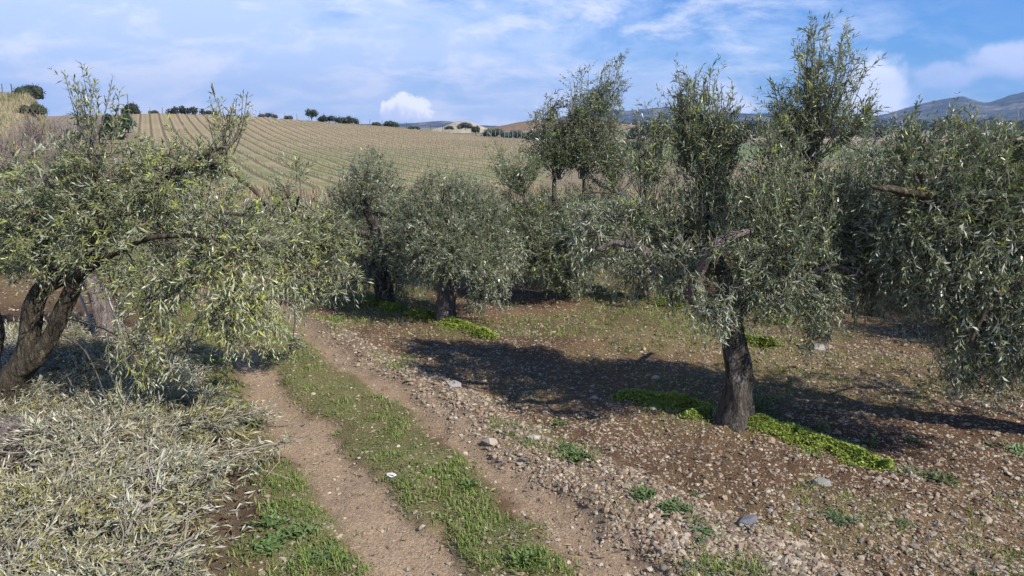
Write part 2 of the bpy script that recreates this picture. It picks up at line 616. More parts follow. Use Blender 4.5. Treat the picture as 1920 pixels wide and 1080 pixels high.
def bark_material(name, dark, light, lichen):
    m, t, bs, out = material(name)
    co = t.node('ShaderNodeTexCoord').outputs['Object']
    st = t.mapping(co, scale=(1, 1, 0.22))
    n1 = t.noise(st, 26, 8, 0.7, 0.6)
    n2 = t.noise(co, 9, 4, 0.6)
    n3 = t.noise(st, 75, 5, 0.65)
    n4 = t.noise(t.mapping(co, loc=(4, 1, 2), scale=(1.6, 1.6, 0.5)), 7.5, 7, 0.75, 0.5)
    v = t.node('ShaderNodeTexVoronoi', feature='DISTANCE_TO_EDGE')
    dn = t.node('ShaderNodeVectorMath', operation='ADD')
    t.put(dn.inputs[0], t.mapping(co, scale=(1, 1, 0.16)))
    wz = t.node('ShaderNodeVectorMath', operation='SCALE')
    t.put(wz.inputs[0], t.noise(co, 14, 4, 0.6, 0, 'Color'))
    wz.inputs['Scale'].default_value = 0.06
    t.put(dn.inputs[1], wz.outputs[0])
    t.put(v.inputs['Vector'], dn.outputs[0])
    v.inputs['Scale'].default_value = 42
    crack = t.ramp(v.outputs['Distance'], 0.0, 0.16)
    c = t.mix(t.ramp(n1, 0.32, 0.70), dark, light)
    c = t.mix(t.math('MULTIPLY', t.ramp(n4, 0.54, 0.68), 0.75), c, lichen)
    c = t.mix(t.math('MULTIPLY_ADD', crack, -0.28, 0.28), c, tuple(v_ * 0.35 for v_ in dark))
    c = t.mix(1.0, c, t.mix(n2, (0.6,) * 3, (1.4,) * 3), 'MULTIPLY')
    t.put(bs.inputs['Base Color'], c)
    bs.inputs['Roughness'].default_value = 0.92
    bs.inputs['Specular IOR Level'].default_value = 0.2
    h = t.math('ADD', t.math('MULTIPLY', n1, 0.9), t.math('ADD', t.math('MULTIPLY', n3, 0.35), t.math('MULTIPLY', crack, 0.25)))
    bump(t, bs, h, 1.0, 0.022)
    return m


M_LEAF = leaf_material('olive_leaf', (0.400, 0.415, 0.325), 0.66, 0.38, 0.22, 0.5)
M_CUT = leaf_material('wilting_leaf', (0.46, 0.445, 0.36), 0.80, 0.5, 0.10)
M_TWIG = plain_attr('twig_bark', 0.85)
M_BARK = bark_material('olive_bark', (0.030, 0.025, 0.021), (0.120, 0.102, 0.086), (0.34, 0.32, 0.29))
M_BARK_OCHRE = bark_material('lichen_bark', (0.028, 0.022, 0.016), (0.115, 0.092, 0.062), (0.31, 0.27, 0.18))
M_BARK_RED = bark_material('grey_red_bark', (0.080, 0.062, 0.058), (0.24, 0.195, 0.18), (0.35, 0.30, 0.28))
M_GRASS = leaf_material('grass_blade', (0.12, 0.17, 0.05), 0.2, 0.55, 0.25, 0.3)
M_DRY = plain_attr('dry_stalk', 0.9)
M_STONE = plain_attr('pale_stone', 0.9, 60, 0.004, 0.35, 0.25)
M_FARLEAF = leaf_material('shrub_leaf', (0.08, 0.10, 0.06), 0.3, 0.6, 0.12, 0.3)


def ground_material():
    m, t, bs, out = material('earth')
    g = t.node('ShaderNodeNewGeometry')
    pos = g.outputs['Position']
    c = attr_col(t).outputs['Color']
    vine = attr_col(t, 'vine').outputs['Fac']
    fine = attr_col(t, 'fine').outputs['Fac']
    n1 = t.noise(pos, 38, 6, 0.68)
    n2 = t.noise(pos, 6, 5, 0.6)
    n3 = t.noise(pos, 150, 3, 0.6)
    vo = t.node('ShaderNodeTexVoronoi')
    t.put(vo.inputs['Vector'], pos)
    vo.inputs['Scale'].default_value = 46
    vo2 = t.node('ShaderNodeTexVoronoi')
    t.put(vo2.inputs['Vector'], pos)
    vo2.inputs['Scale'].default_value = 105
    sp2 = t.node('ShaderNodeSeparateColor')
    t.put(sp2.inputs[0], vo2.outputs['Color'])
    speck = t.ramp(vo.outputs['Distance'], 0.36, 0.12)
    spc = t.node('ShaderNodeSeparateColor')
    t.put(spc.inputs[0], vo.outputs['Color'])
    on = t.math('MULTIPLY', speck, t.ramp(spc.outputs[0], 0.55, 0.75))
    c1 = t.mix(1.0, c, t.mix(n1, (0.45, 0.42, 0.40), (1.55, 1.58, 1.6)), 'MULTIPLY')
    c1 = t.mix(1.0, c1, t.mix(n2, (0.78, 0.76, 0.74), (1.22, 1.24, 1.26)), 'MULTIPLY')
    c1 = t.mix(0.5, c1, t.mix(1.0, c1, t.mix(sp2.outputs[1], (0.45, 0.43, 0.42), (1.5, 1.5, 1.48)), 'MULTIPLY'))
    c1 = t.mix(t.math('MULTIPLY', on, 0.55), c1, (0.27, 0.215, 0.150))
    # vineyard: trodden straw alleys between darker strips under the vines
    sp = t.node('ShaderNodeSeparateXYZ')
    t.put(sp.inputs[0], pos)
    s = t.math('ADD', t.math('MULTIPLY', sp.outputs[0], ROWN[0] / ROW_GAP), t.math('MULTIPLY', sp.outputs[1], ROWN[1] / ROW_GAP))
    wv = t.noise(pos, 0.35, 3, 0.5)
    s = t.math('ADD', s, t.math('MULTIPLY_ADD', wv, 0.16, -0.08))
    f = t.math('FRACT', s)
    tri = t.math('ABSOLUTE', t.math('SUBTRACT', f, 0.5))       # 0.5 on the row, 0 mid alley
    strip = t.ramp(tri, 0.34, 0.46)
    wheel = t.math('MULTIPLY', t.ramp(tri, 0.20, 0.25), t.math('SUBTRACT', 1.0, t.ramp(tri, 0.27, 0.33)))
    patch = t.noise(pos, 0.045, 4, 0.6)
    green = attr_col(t, 'low').outputs['Fac']
    alley = t.mix(t.ramp(patch, 0.35, 0.65), (0.262, 0.208, 0.120), (0.222, 0.182, 0.098))
    alley = t.mix(t.math('MULTIPLY', green, t.ramp(t.noise(pos, 0.09, 4, 0.6), 0.30, 0.60)), alley, (0.155, 0.165, 0.070))
    alley = t.mix(t.math('MULTIPLY', wheel, 0.35), alley, (0.42, 0.34, 0.23))
    alley = t.mix(1.0, alley, t.mix(t.noise(pos, 1.6, 5, 0.7), (0.62,) * 3, (1.38,) * 3), 'MULTIPLY')
    vc = t.mix(t.math('MULTIPLY', strip, 0.72), alley, (0.115, 0.090, 0.055))
    far = t.mix(1.0, c, t.mix(t.noise(pos, 0.5, 6, 0.65), (0.7,) * 3, (1.3,) * 3), 'MULTIPLY')
    c2 = t.mix(fine, far, c1)
    t.put(bs.inputs['Base Color'], t.mix(vine, c2, vc))
    bs.inputs['Roughness'].default_value = 0.95
    bs.inputs['Specular IOR Level'].default_value = 0.15
    h = t.math('ADD', t.math('MULTIPLY', n1, 0.8), t.math('ADD', t.math('MULTIPLY', n3, 0.25), t.math('MULTIPLY', on, 0.5)))
    bump(t, bs, t.math('MULTIPLY', h, fine), 1.0, 0.018)
    return m


ROW_AZ = azp(283)
ROWD = (math.sin(ROW_AZ), math.cos(ROW_AZ))
ROWN = (math.cos(ROW_AZ), -math.sin(ROW_AZ))
ROW_GAP = 2.3
M_EARTH = ground_material()


# ------------------------------------------------------------------ the ground, one sheet to the horizon
def grass_cover(x, y):
    rl, rr, mid, left, grav, pile = masks(x, y)
    patchy = sstep(fbm(x * 1.9, y * 1.9, 77), 0.40, 0.60)
    far = sstep(fbm(x * 0.55 + 4, y * 0.95, 78), 0.46, 0.62) * sstep(y, 6.5, 9) * (x > RUT_RR(y))
    edge_r = np.exp(-((x - RUT_RR(y) - 0.28) / 0.30) ** 2) * sstep(fbm(x * 1.4, y * 1.4, 79), 0.46, 0.60) * (y < 12)
    soil = sstep(fbm(x * 1.3 + 9, y * 1.3, 80), 0.54, 0.70) * 0.22 * (1 - pile)
    return np.clip(mid * (0.72 + 0.28 * patchy) + left * (0.35 + 0.65 * patchy) + 0.75 * edge_r + 0.42 * far + soil, 0, 1) * (1 - 0.8 * np.clip(rl + rr, 0, 1))


def build_ground():
    hw = math.radians(46)
    ang = np.concatenate([np.linspace(-math.pi, -hw, 36)[:-1], np.linspace(-hw, hw, 360), np.linspace(hw, math.pi, 36)[1:]])
    rad = [0.02, 0.8, 1.6, 2.2]
    while rad[-1] < 12:
        rad.append(rad[-1] * 1.0085)
    while rad[-1] < 60:
        rad.append(rad[-1] * 1.02)
    while rad[-1] < 300:
        rad.append(rad[-1] * 1.022)
    while rad[-1] < 7000:
        rad.append(rad[-1] * 1.09)
    rad = np.array(rad)
    a, r = np.meshgrid(ang, rad)
    x, y = r * np.sin(a), r * np.cos(a)
    z = gz(x, y)
    na, nr = len(ang), len(rad)
    i = np.arange(nr - 1)[:, None] * na
    j = np.arange(na - 1)[None]
    F = np.stack([i + j, i + na + j, i + na + j + 1, i + j + 1], -1).reshape(-1, 4)
    rl, rr, mid, left, grav, pile = masks(x, y)
    e = lambda v: v[..., None]
    soil = np.array([0.092, 0.055, 0.032]) * (0.75 + 0.5 * e(fbm(x * 0.9, y * 0.9, 51)))
    soil = soil + e(sstep(fbm(x * 0.5, y * 0.7, 52), 0.45, 0.70)) * np.array([0.042, 0.034, 0.015])
    dirt = np.array([0.272, 0.198, 0.132]) * (0.82 + 0.36 * e(fbm(x * 1.7, y * 1.7, 53)))
    c = soil
    c = c + (np.array([0.190, 0.145, 0.100]) - c) * e(grav * 0.6)
    c = c + (dirt - c) * e(np.clip(rl + rr * 0.85, 0, 1))
    gcv = grass_cover(x, y)
    c = c + (np.array([0.150, 0.158, 0.060]) - c) * e(gcv * 0.75)
    c = c + (np.array([0.110, 0.085, 0.055]) - c) * e(pile * 0.6)
    # between the grove and the vineyard, and beyond
    rub = sstep(r, 16, 30)
    scrub = np.array([0.185, 0.150, 0.095]) * (0.7 + 0.6 * e(fbm(x * 0.2, y * 0.2, 54)))
    c = c + (scrub - c) * e(rub)
    rc, zc = crest(a)
    vine = sstep(r, 50, 62) * (1 - sstep(r, rc - 1, rc + 3)) * sstep(a, azp(246), azp(256)) * (1 - sstep(a, azp(1000), azp(1040)))
    kn = (1 - sstep(a, azp(80), azp(150))) * sstep(r, 34, 50) * (1 - sstep(r, 150, 170))
    c = c + (np.array([0.240, 0.200, 0.120]) * (0.75 + 0.5 * e(fbm(x * 0.25, y * 0.25, 55))) - c) * e(kn)
    plain = sstep(r, 235, 300)
    fields = fbm(x * 0.006, y * 0.004, 56)
    fc = np.where(e(fields) > 0.52, np.array([0.225, 0.185, 0.125]), np.array([0.125, 0.150, 0.070]))
    c = c + (fc - c) * e(plain)
    gr = sstep(r, 108, 118) * (1 - sstep(r, 190, 215)) * sstep(a, azp(1110), azp(1160))
    c = c + (np.array([0.140, 0.165, 0.080]) * (0.8 + 0.4 * e(fbm(x * 0.05, y * 0.05, 57))) - c) * e(gr)
    tan = sstep(r, 240, 275) * (1 - sstep(r, 420, 520)) * sstep(a, azp(1000), azp(1100))
    c = c + (np.array([0.300, 0.240, 0.180]) - c) * e(tan)
    low = 1 - sstep(r, 95, 160)
    fine = 1 - sstep(r, 16, 30)
    me = make_mesh('ground', np.stack([x, y, z], -1).reshape(-1, 3), F, M_EARTH, c.reshape(-1, 3), smooth=True,
                   attrs={'vine': vine.ravel(), 'fine': fine.ravel(), 'low': low.ravel()})
    add('ground', me, kind='structure', label='stony red-brown earth of the olive grove with fields beyond', cat='ground')


build_ground()


# ------------------------------------------------------------------ far hills
def hill_material(name, c1, c2, c3, scale):
    m, t, bs, out = material(name)
    pos = t.node('ShaderNodeNewGeometry').outputs['Position']
    n1 = t.noise(pos, scale, 8, 0.68)
    n2 = t.noise(pos, scale * 0.22, 4, 0.6)
    c = t.mix(t.ramp(n1, 0.40, 0.58), c1, c2)
    c = t.mix(t.math('MULTIPLY', t.ramp(n2, 0.50, 0.62), t.ramp(n1, 0.42, 0.60)), c, c3)
    t.put(bs.inputs['Base Color'], c)
    bs.inputs['Roughness'].default_value = 1.0
    bs.inputs['Specular IOR Level'].default_value = 0.0
    bump(t, bs, n1, 1.0, 0.25 / scale)
    return m


def hill(name, label, prof, r0, depth, mat, rough, na=220, nd=40, seed=0, zb=-6, knots=0.0):
    px = np.array([p[0] for p in prof], float)
    top = np.array([zat(p[0], p[1], r0 + depth * 0.45) for p in prof])
    u = np.linspace(px[0], px[-1], na)
    h = np.interp(u, px, top)
    k = np.array([1, 2, 3, 2, 1.0])
    h = np.convolve(np.pad(h, 2, mode='edge'), k / k.sum(), 'valid')
    v = np.linspace(0, 1, nd)
    U, Vv = np.meshgrid(u, v)
    a = np.arctan2((U - 960) / FPX, 1.024)
    r = r0 + depth * Vv
    shape = np.where(Vv < 0.45, sstep(Vv, -0.05, 0.47) ** 0.85, 1 - 0.9 * sstep(Vv, 0.45, 1.0))
    x, y = r * np.sin(a), r * np.cos(a)
    z = zb + (h[None] - zb) * shape
    amp = rough * np.minimum(1, np.maximum(z - zb, 0) / (rough * 3 + 1e-6))
    fr = 8.0 / depth
    z = z + amp * (fbm(x * fr, y * fr, seed, 5) - 0.5) * 2 * (0.35 + 0.65 * np.abs(Vv - 0.45) * 2) + knots * (vnoise(x * fr * 20, y * fr * 20, seed + 9) - 0.3)
    i = np.arange(nd - 1)[:, None] * na
    j = np.arange(na - 1)[None]
    F = np.stack([i + j, i + j + 1, i + na + j + 1, i + na + j], -1).reshape(-1, 4)
    return add(name, make_mesh(name, np.stack([x, y, z], -1).reshape(-1, 3), F, mat, smooth=True), kind='structure', label=label, cat='hill')


M_MOUNT = hill_material('wooded_mountain', (0.026, 0.038, 0.026), (0.078, 0.080, 0.060), (0.22, 0.18, 0.14), 0.014)
M_CHALK = hill_material('chalk_hill', (0.42, 0.37, 0.29), (0.33, 0.29, 0.20), (0.46, 0.42, 0.36), 0.06)
M_REDHILL = hill_material('reddish_hill', (0.24, 0.15, 0.10), (0.20, 0.15, 0.09), (0.30, 0.21, 0.15), 0.03)
hill('mountain', 'blue wooded mountain range with rocky slopes on the horizon at right',
     [(1000, 238), (1060, 218), (1130, 203), (1180, 208), (1250, 202), (1310, 211), (1400, 214), (1450, 211), (1560, 219), (1620, 219), (1660, 213), (1700, 201), (1750, 188),
      (1795, 181), (1830, 190), (1848, 191), (1880, 181), (1920, 170), (1990, 160), (2080, 172), (2200, 165), (2400, 180), (2600, 200)],
     3200, 2600, M_MOUNT, 34, 520, 60, 3, -10, 7)
hill('far_hill', 'low hazy blue hill under the small white cumulus cloud', [(500, 236), (640, 232), (720, 233), (780, 231), (810, 228), (832, 226.5), (850, 229), (900, 235), (1000, 238)],
     3600, 1200, M_MOUNT, 8, 120, 20, 8, -10, 2)
hill('chalk_hill', 'pale chalky hillock dotted with dark bushes beyond the vineyard', [(800, 246), (830, 238), (850, 229), (868, 226), (885, 229), (900, 236), (925, 245)],
     420, 150, M_CHALK, 1.2, 90, 30, 12, -3, 0.2)
hill('reddish_hill', 'long reddish bare hill behind the tall central olive shoots', [(890, 246), (930, 238), (970, 229), (1000, 225), (1050, 222), (1120, 226), (1200, 236), (1250, 244)],
     750, 300, M_REDHILL, 2.0, 110, 30, 15, -3, 0.5)
# (objects follow)


# ------------------------------------------------------------------ vineyard rows
def box_strip(P, hx, hy, h):
    """upright thin posts at P, (N,3)"""
    n = len(P)
    o = np.array([[-1, -1, 0], [1, -1, 0], [1, 1, 0], [-1, 1, 0], [-1, -1, 1], [1, -1, 1], [1, 1, 1], [-1, 1, 1]], float)
    V = P[:, None] + o[None] * np.stack([np.broadcast_to(hx, n), np.broadcast_to(hy, n), np.broadcast_to(h, n)], -1)[:, None]
    f = np.array([[0, 1, 5, 4], [1, 2, 6, 5], [2, 3, 7, 6], [3, 0, 4, 7], [4, 5, 6, 7]])
    F = (np.arange(n)[:, None, None] * 8 + f[None]).reshape(-1, 4)
    return V.reshape(-1, 3), F


def build_vineyard():
    for k in range(-3, 44):
        s = k * ROW_GAP
        l = np.arange(45, 236, 1.1)
        x, y = ROWD[0] * l + ROWN[0] * s, ROWD[1] * l + ROWN[1] * s
        r, a = np.hypot(x, y), np.arctan2(x, y)
        rc, _ = crest(a)
        ok = (R.random(len(l)) < 0.86) & (r > 60) & (r < rc - 1.5) & (a > azp(257)) & (a < azp(1005))
        if ok.sum() < 12:
            continue
        x, y = x[ok] + R.normal(size=ok.sum()) * 0.05, y[ok] + R.normal(size=ok.sum()) * 0.1
        z = terrain(x, y) - 0.05
        P = np.stack([x, y, z], -1)
        o = P[0]
        root = add('vine_row', None, loc=o, label='row of bare pruned vines and posts climbing the brown hillside vineyard', cat='vine row', group='vine rows on the hillside')
        mb = MB()
        tip = P + np.stack([R.normal(size=len(P)) * 0.08, R.normal(size=len(P)) * 0.08, 0.30 + 0.16 * R.random(len(P))], -1)
        mid = (P + tip) / 2 + R.normal(size=P.shape) * 0.04
        V, F = tubes(np.stack([P, mid, tip], 1), np.full((len(P), 3), 0.022) * np.array([1.3, 1.0, 0.9]), 4)
        mb.add(V, F, np.array([0.105, 0.080, 0.055]))
        for sg in (-1, 1):
            arm = tip + sg * np.array([ROWD[0], ROWD[1], 0]) * (0.25 + 0.25 * R.random((len(P), 1))) + np.array([0, 0, 0.06]) + R.normal(size=P.shape) * 0.06
            V, F = tubes(np.stack([tip, (tip + arm) / 2 + np.array([0, 0, 0.03]), arm], 1), np.full((len(P), 3), 0.014), 3)
            mb.add(V, F, np.array([0.130, 0.098, 0.066]))
        add('vines', mb.mesh('vines', M_TWIG, o), root, kind='stuff')
        post = np.append(np.arange(0, len(P), 6), len(P) - 1)
        mb = MB()
        V, F = box_strip(P[post], 0.016, 0.016, 0.85)
        mb.add(V, F, np.array([0.24, 0.20, 0.16]))
        add('posts', mb.mesh('posts', M_TWIG, o), root, kind='stuff')


build_vineyard()


# ------------------------------------------------------------------ far shrubs and trees
def shrub(name, label, px, py, r, wpx, hpx, col, cat='bush', seed=0, style='bush', n=700, group=None, trunk=True, zoff=None):
    """px,py = foot of the plant in the picture; w,h in picture pixels at that distance"""
    x, y = polar(px, r)
    z = float(terrain(x, y)) if zoff is None else zoff
    dist = math.hypot(x, y)
    m = dist / FPX * 1.02
    w, h = wpx * m, hpx * m
    rg = np.random.default_rng(seed + 100)
    root = add(name, None, label=label, cat=cat, group=group, loc=(x, y, z))
    mb = MB()
    nl = 9 if style != 'tall' else 7
    cen = np.stack([rg.uniform(-0.34, 0.34, nl) * w, rg.uniform(-0.3, 0.3, nl) * w, (rg.uniform(0.28, 0.72, nl) if style == 'bush' else rg.uniform(0.35, 0.9, nl)) * h], -1)
    if style == 'bush':
        cen = np.stack([np.linspace(-0.40, 0.40, nl) * w, rg.uniform(-0.2, 0.2, nl) * w, rg.uniform(0.30, 0.56, nl) * h], -1)
        cen[:, 2] *= 1 - 0.45 * (np.abs(cen[:, 0]) / (0.4 * w)) ** 3
    if style == 'cone':
        cen[:, 2] = np.linspace(0.15, 0.85, nl) * h
        cen[:, :2] *= (1 - cen[:, 2:3] / h) * 1.1
    lr = rg.uniform(0.22, 0.34, nl) * min(w, h * 1.1)
    if style == 'bush':
        lr = rg.uniform(0.30, 0.44, nl) * h
    if style == 'cone':
        lr = lr * (1.15 - 0.9 * cen[:, 2] / h)
    idx = rg.integers(0, nl, n)
    d = unit(rg.normal(size=(n, 3)))
    P = cen[idx] + d * (lr[idx] * rg.uniform(0.55, 1.08, n))[:, None]
    P[:, 2] = np.maximum(P[:, 2], 0.03 * h)
    L = rg.uniform(0.6, 1.3, n) * max(h, w * 0.6) * 0.085
    D = unit(rg.normal(size=(n, 3)) + d * 0.6 + np.array([0, 0, 0.3]))
    V, F = leaves(P, D, unit(d + rg.normal(size=(n, 3)) * 0.5 + np.array([0, 0, 0.4])), L, L * 0.75, rg.normal(size=n) * 0.3, simple=True)
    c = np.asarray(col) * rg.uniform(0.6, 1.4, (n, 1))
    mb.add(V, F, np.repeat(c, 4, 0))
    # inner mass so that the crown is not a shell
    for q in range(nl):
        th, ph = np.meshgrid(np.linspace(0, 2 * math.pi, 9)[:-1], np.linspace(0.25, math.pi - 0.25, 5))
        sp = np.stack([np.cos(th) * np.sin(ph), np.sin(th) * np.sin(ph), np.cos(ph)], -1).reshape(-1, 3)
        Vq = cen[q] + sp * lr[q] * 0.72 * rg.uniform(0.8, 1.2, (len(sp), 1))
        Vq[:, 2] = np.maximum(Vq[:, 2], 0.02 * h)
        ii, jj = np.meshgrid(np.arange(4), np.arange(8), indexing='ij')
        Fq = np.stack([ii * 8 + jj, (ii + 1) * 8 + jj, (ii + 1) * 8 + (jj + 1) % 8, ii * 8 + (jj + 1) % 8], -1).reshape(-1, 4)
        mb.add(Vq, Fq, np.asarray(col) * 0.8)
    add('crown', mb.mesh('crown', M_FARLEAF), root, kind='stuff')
    if trunk:
        tb = MB()
        Vt, Ft = gnarled(np.array([[0, 0, -0.1 * h], [0.02 * w, 0, 0.2 * h], [0, 0.02 * w, 0.5 * h]]), np.array([0.05, 0.04, 0.02]) * min(w, h), 7, 8, seed)
        tb.add(Vt, Ft, (0.08, 0.06, 0.045))
        for b in range(3):
            e_ = cen[b]
            Vt, Ft = tubes(np.array([[[0, 0, 0.2 * h], (np.array([0, 0, 0.2 * h]) + e_) / 2 + [0, 0, 0.05 * h], e_]]), np.array([[0.03, 0.02, 0.01]]) * min(w, h), 4)
            tb.add(Vt, Ft, (0.08, 0.06, 0.045))
        add('trunk', tb.mesh('trunk', M_TWIG), root)
    return root


DK, OL, GN = (0.030, 0.038, 0.022), (0.055, 0.060, 0.035), (0.038, 0.060, 0.028)
RC = 238
for i, (px, py, wpx, hpx, col, st, name, lab) in enumerate([
    (350, 216, 62, 14, DK, 'bush', 'bush', 'long low dark bush on the vineyard crest above the left olive tree'),
    (398, 217, 26, 9, OL, 'bush', 'bush', 'small dark bush on the crest just behind the right olive shoots of the left tree'),
    (292, 215, 16, 7, OL, 'bush', 'bush', 'tiny brown bush on the crest at the left corner of the vineyard'),
    (505, 220, 34, 9, (0.085, 0.080, 0.055), 'bush', 'bush', 'low greyish mound of scrub on the crest, left of the lone upright tree'),
    (542, 221, 14, 9, OL, 'bush', 'bush', 'little round bush on the crest in front of the white cloud tip'),
    (585, 224, 19, 20, GN, 'tall', 'tree', 'lone small upright tree on the vineyard crest'),
    (618, 228, 38, 15, DK, 'bush', 'bush', 'broad dark rounded bush, left one of the crest pair'),
    (654, 231, 33, 17, DK, 'bush', 'bush', 'dark domed bush, right one of the crest pair'),
    (706, 235, 16, 9, OL, 'bush', 'bush', 'small thin bush on the crest under the white cloud'),
    (733, 238, 28, 13, GN, 'bush', 'bush', 'dark green round bush on the crest below the cloud'),
    (776, 243, 24, 6, OL, 'bush', 'bush', 'flat scrub patch on the crest right of the dark green round bush'),
    (250, 218, 24, 22, DK, 'bush', 'tree', 'dark round tree at the upper left corner of the vineyard'),
]):
    shrub(name, lab, px, py, float(crest(azp(px))[0]) + 3, wpx, hpx, col, 'tree' if name == 'tree' else 'bush', i, st, group='bushes along the vineyard crest')
for i, (px, py, r, wpx, hpx, col, st, lab) in enumerate([
    (239, 251, 170, 28, 32, (0.032, 0.055, 0.026), 'tall', 'ivy-green tree below the dark round tree at the vineyard corner'),
    (205, 240, 150, 44, 42, DK, 'cone', 'dark pointed conifer behind the left olive shoots'),
    (68, 216, 80, 34, 27, DK, 'bush', 'dark bush on the steep edge of the grassy knoll'),
    (50, 217, 76, 28, 18, GN, 'bush', 'lower dark green bush on the face of the grassy knoll'),
    (64, 268, 62, 40, 22, (0.055, 0.065, 0.028), 'bush', 'green bush at the foot of the grassy knoll among bare brush'),
    (128, 262, 70, 26, 24, (0.060, 0.062, 0.035), 'bush', 'olive-green bush right of the bare brush below the knoll'),
    (892, 254, 205, 17, 16, DK, 'tall', 'dark upright bush where the vineyard crest meets the fence'),
    (925, 258, 215, 42, 17, GN, 'bush', 'green thicket behind the fence, left part'),
    (965, 260, 215, 46, 16, GN, 'bush', 'green thicket behind the fence, right part'),
    (1005, 262, 190, 36, 22, DK, 'bush', 'dark thicket beside the tall central olive shoots'),
    (1180, 275, 140, 60, 22, (0.040, 0.045, 0.028), 'bush', 'dark bush in the green field behind the central olive shoots'),
    (1215, 250, 260, 90, 30, DK, 'bush', 'dark grove of trees seen between the central olive shoots'),
    (1420, 254, 300, 66, 34, (0.035, 0.043, 0.028), 'bush', 'dark leafy trees above the green field left of the tallest shoot'),
    (1475, 255, 310, 60, 30, (0.040, 0.046, 0.030), 'bush', 'rounded dark trees above the green field behind the tallest shoot'),
    (1560, 255, 310, 70, 26, (0.040, 0.046, 0.030), 'bush', 'dark trees above the green field right of the tallest shoot'),
    (1640, 255, 320, 60, 22, (0.040, 0.046, 0.030), 'bush', 'low dark trees above the field at the mountain foot'),
    (1905, 300, 55, 100, 52, (0.14, 0.095, 0.045), 'bush', 'rust-brown bush at the right edge behind the olive crowns'),
    (1790, 277, 120, 36, 20, (0.045, 0.055, 0.030), 'bush', 'dark green bush in the pale field at right'),
    (1815, 245, 420, 14, 7, DK, 'bush', 'small dark bush in the pale field, nearest the mountain foot'),
    (1842, 243, 470, 15, 6, DK, 'bush', 'small dark bush in the pale field, right of another'),
    (1822, 255, 300, 16, 9, DK, 'bush', 'roundish bush in the middle of the pale field'),
    (1870, 246, 400, 14, 7, DK, 'bush', 'small dark bush left of the distant white house'),
    (842, 243, 395, 16, 8, DK, 'bush', 'dark bush at the left foot of the chalky hillock'),
    (872, 242, 418, 26, 15, (0.045, 0.05, 0.045), 'bush', 'big dark bush in the middle of the chalky hillock'),
]):
    z = None
    if 800 < px < 880 and r > 390:
        z = zat(px, py, r)
    shrub('tree' if 'tree' in lab.split()[:4] else 'bush', lab, px, py, r, wpx, hpx, col, 'tree' if 'tree' in lab or 'conifer' in lab else 'bush', 40 + i, st, zoff=z)
# far belt of woodland at the mountain foot: reads as one mass
mb = MB()
n = 2600
pxs = np.concatenate([R.uniform(1020, 2100, n)])
rr_ = R.uniform(1100, 1500, n)
aa = np.arctan2((pxs - 960) / FPX, 1.024)
P = np.stack([rr_ * np.sin(aa), rr_ * np.cos(aa), -3 + R.random(n) ** 1.5 * (6 + 9 * fbm(pxs * 0.02, rr_ * 0.0, 3))], -1)
V, F = leaves(P, rdir(n), unit(R.normal(size=(n, 3)) + [0, -0.3, 0.8]), R.uniform(5, 10, n), R.uniform(5, 9, n), R.normal(size=n) * 0.3)
mb.add(V, F, np.repeat(np.array(DK) * R.uniform(0.7, 1.5, (n, 1)), 5, 0))
add('woodland', mb.mesh('woodland', M_FARLEAF), kind='stuff', label='dark far belt of woodland along the mountain foot', cat='woodland')


# bare brush on the left knoll
def bare_shrub(label, px, r, wpx, hpx, seed, colr):
    x, y = polar(px, r)
    z = float(terrain(x, y)) - 0.05
    m = r / FPX * 1.02
    w, h = wpx * m, hpx * m
    rg = np.random.default_rng(seed)
    root = add('bare_shrub', None, label=label, cat='shrub', group='bare brush below the grassy knoll', loc=(x, y, z))
    mb = MB()
    ns = 16
    e_ = np.stack([rg.uniform(-0.5, 0.5, ns) * w, rg.uniform(-0.4, 0.4, ns) * w, rg.uniform(0.6, 1.0, ns) * h], -1)
    b_ = e_ * np.array([0.15, 0.15, 0])
    P = np.stack([b_, b_ * 0.6 + e_ * 0.4 + [0, 0, 0.1 * h], e_], 1)
    V, F = tubes(P, np.array([[0.014, 0.010, 0.004]]) * h * np.ones((ns, 1)), 3)
    mb.add(V, F, colr)
    nt = 420
    i = rg.integers(0, ns, nt)
    u = rg.uniform(0.25, 1, (nt, 1))
    st = P[i, 0] * (1 - u) ** 2 + P[i, 1] * 2 * u * (1 - u) + P[i, 2] * u ** 2
    en = st + unit(rg.normal(size=(nt, 3)) * 0.6 + [0, 0, 0.9] + unit(e_[i] * [1, 1, 0.1]) * 0.5) * rg.uniform(0.12, 0.32, (nt, 1)) * h
    V, F = tubes(np.stack([st, (st + en) / 2 + rg.normal(size=st.shape) * 0.02 * h, en], 1), np.array([[0.004, 0.003, 0.0018]]) * h * np.ones((nt, 1)), 3)
    mb.add(V, F, np.asarray(colr) * 1.15)
    add('branches', mb.mesh('branches', M_TWIG), root, kind='stuff')


for i, (px, r, w_, h_) in enumerate([(-60, 44, 110, 76), (0, 45, 90, 80), (40, 45, 90, 76), (88, 52, 70, 84), (112, 55, 60, 84), (20, 49, 90, 74), (-20, 48, 90, 70), (66, 46, 80, 72), (140, 60, 50, 66), (-90, 46, 90, 80), (60, 52, 80, 66)]):
    bare_shrub('bare grey twiggy shrub in the thicket below the grassy knoll', px, r, w_, h_, 300 + i, (0.200, 0.160, 0.140))
for i, (px, r, w_, h_) in enumerate([(133, 120, 46, 58), (168, 130, 40, 52)]):
    x, y = polar(px, r)
    bare_shrub(['tall leafless grey tree between the knoll and the olive shoots, left one', 'tall leafless grey tree between the knoll and the olive shoots, right one'][i],
               px, r, w_, h_, 330 + i, (0.190, 0.165, 0.165))


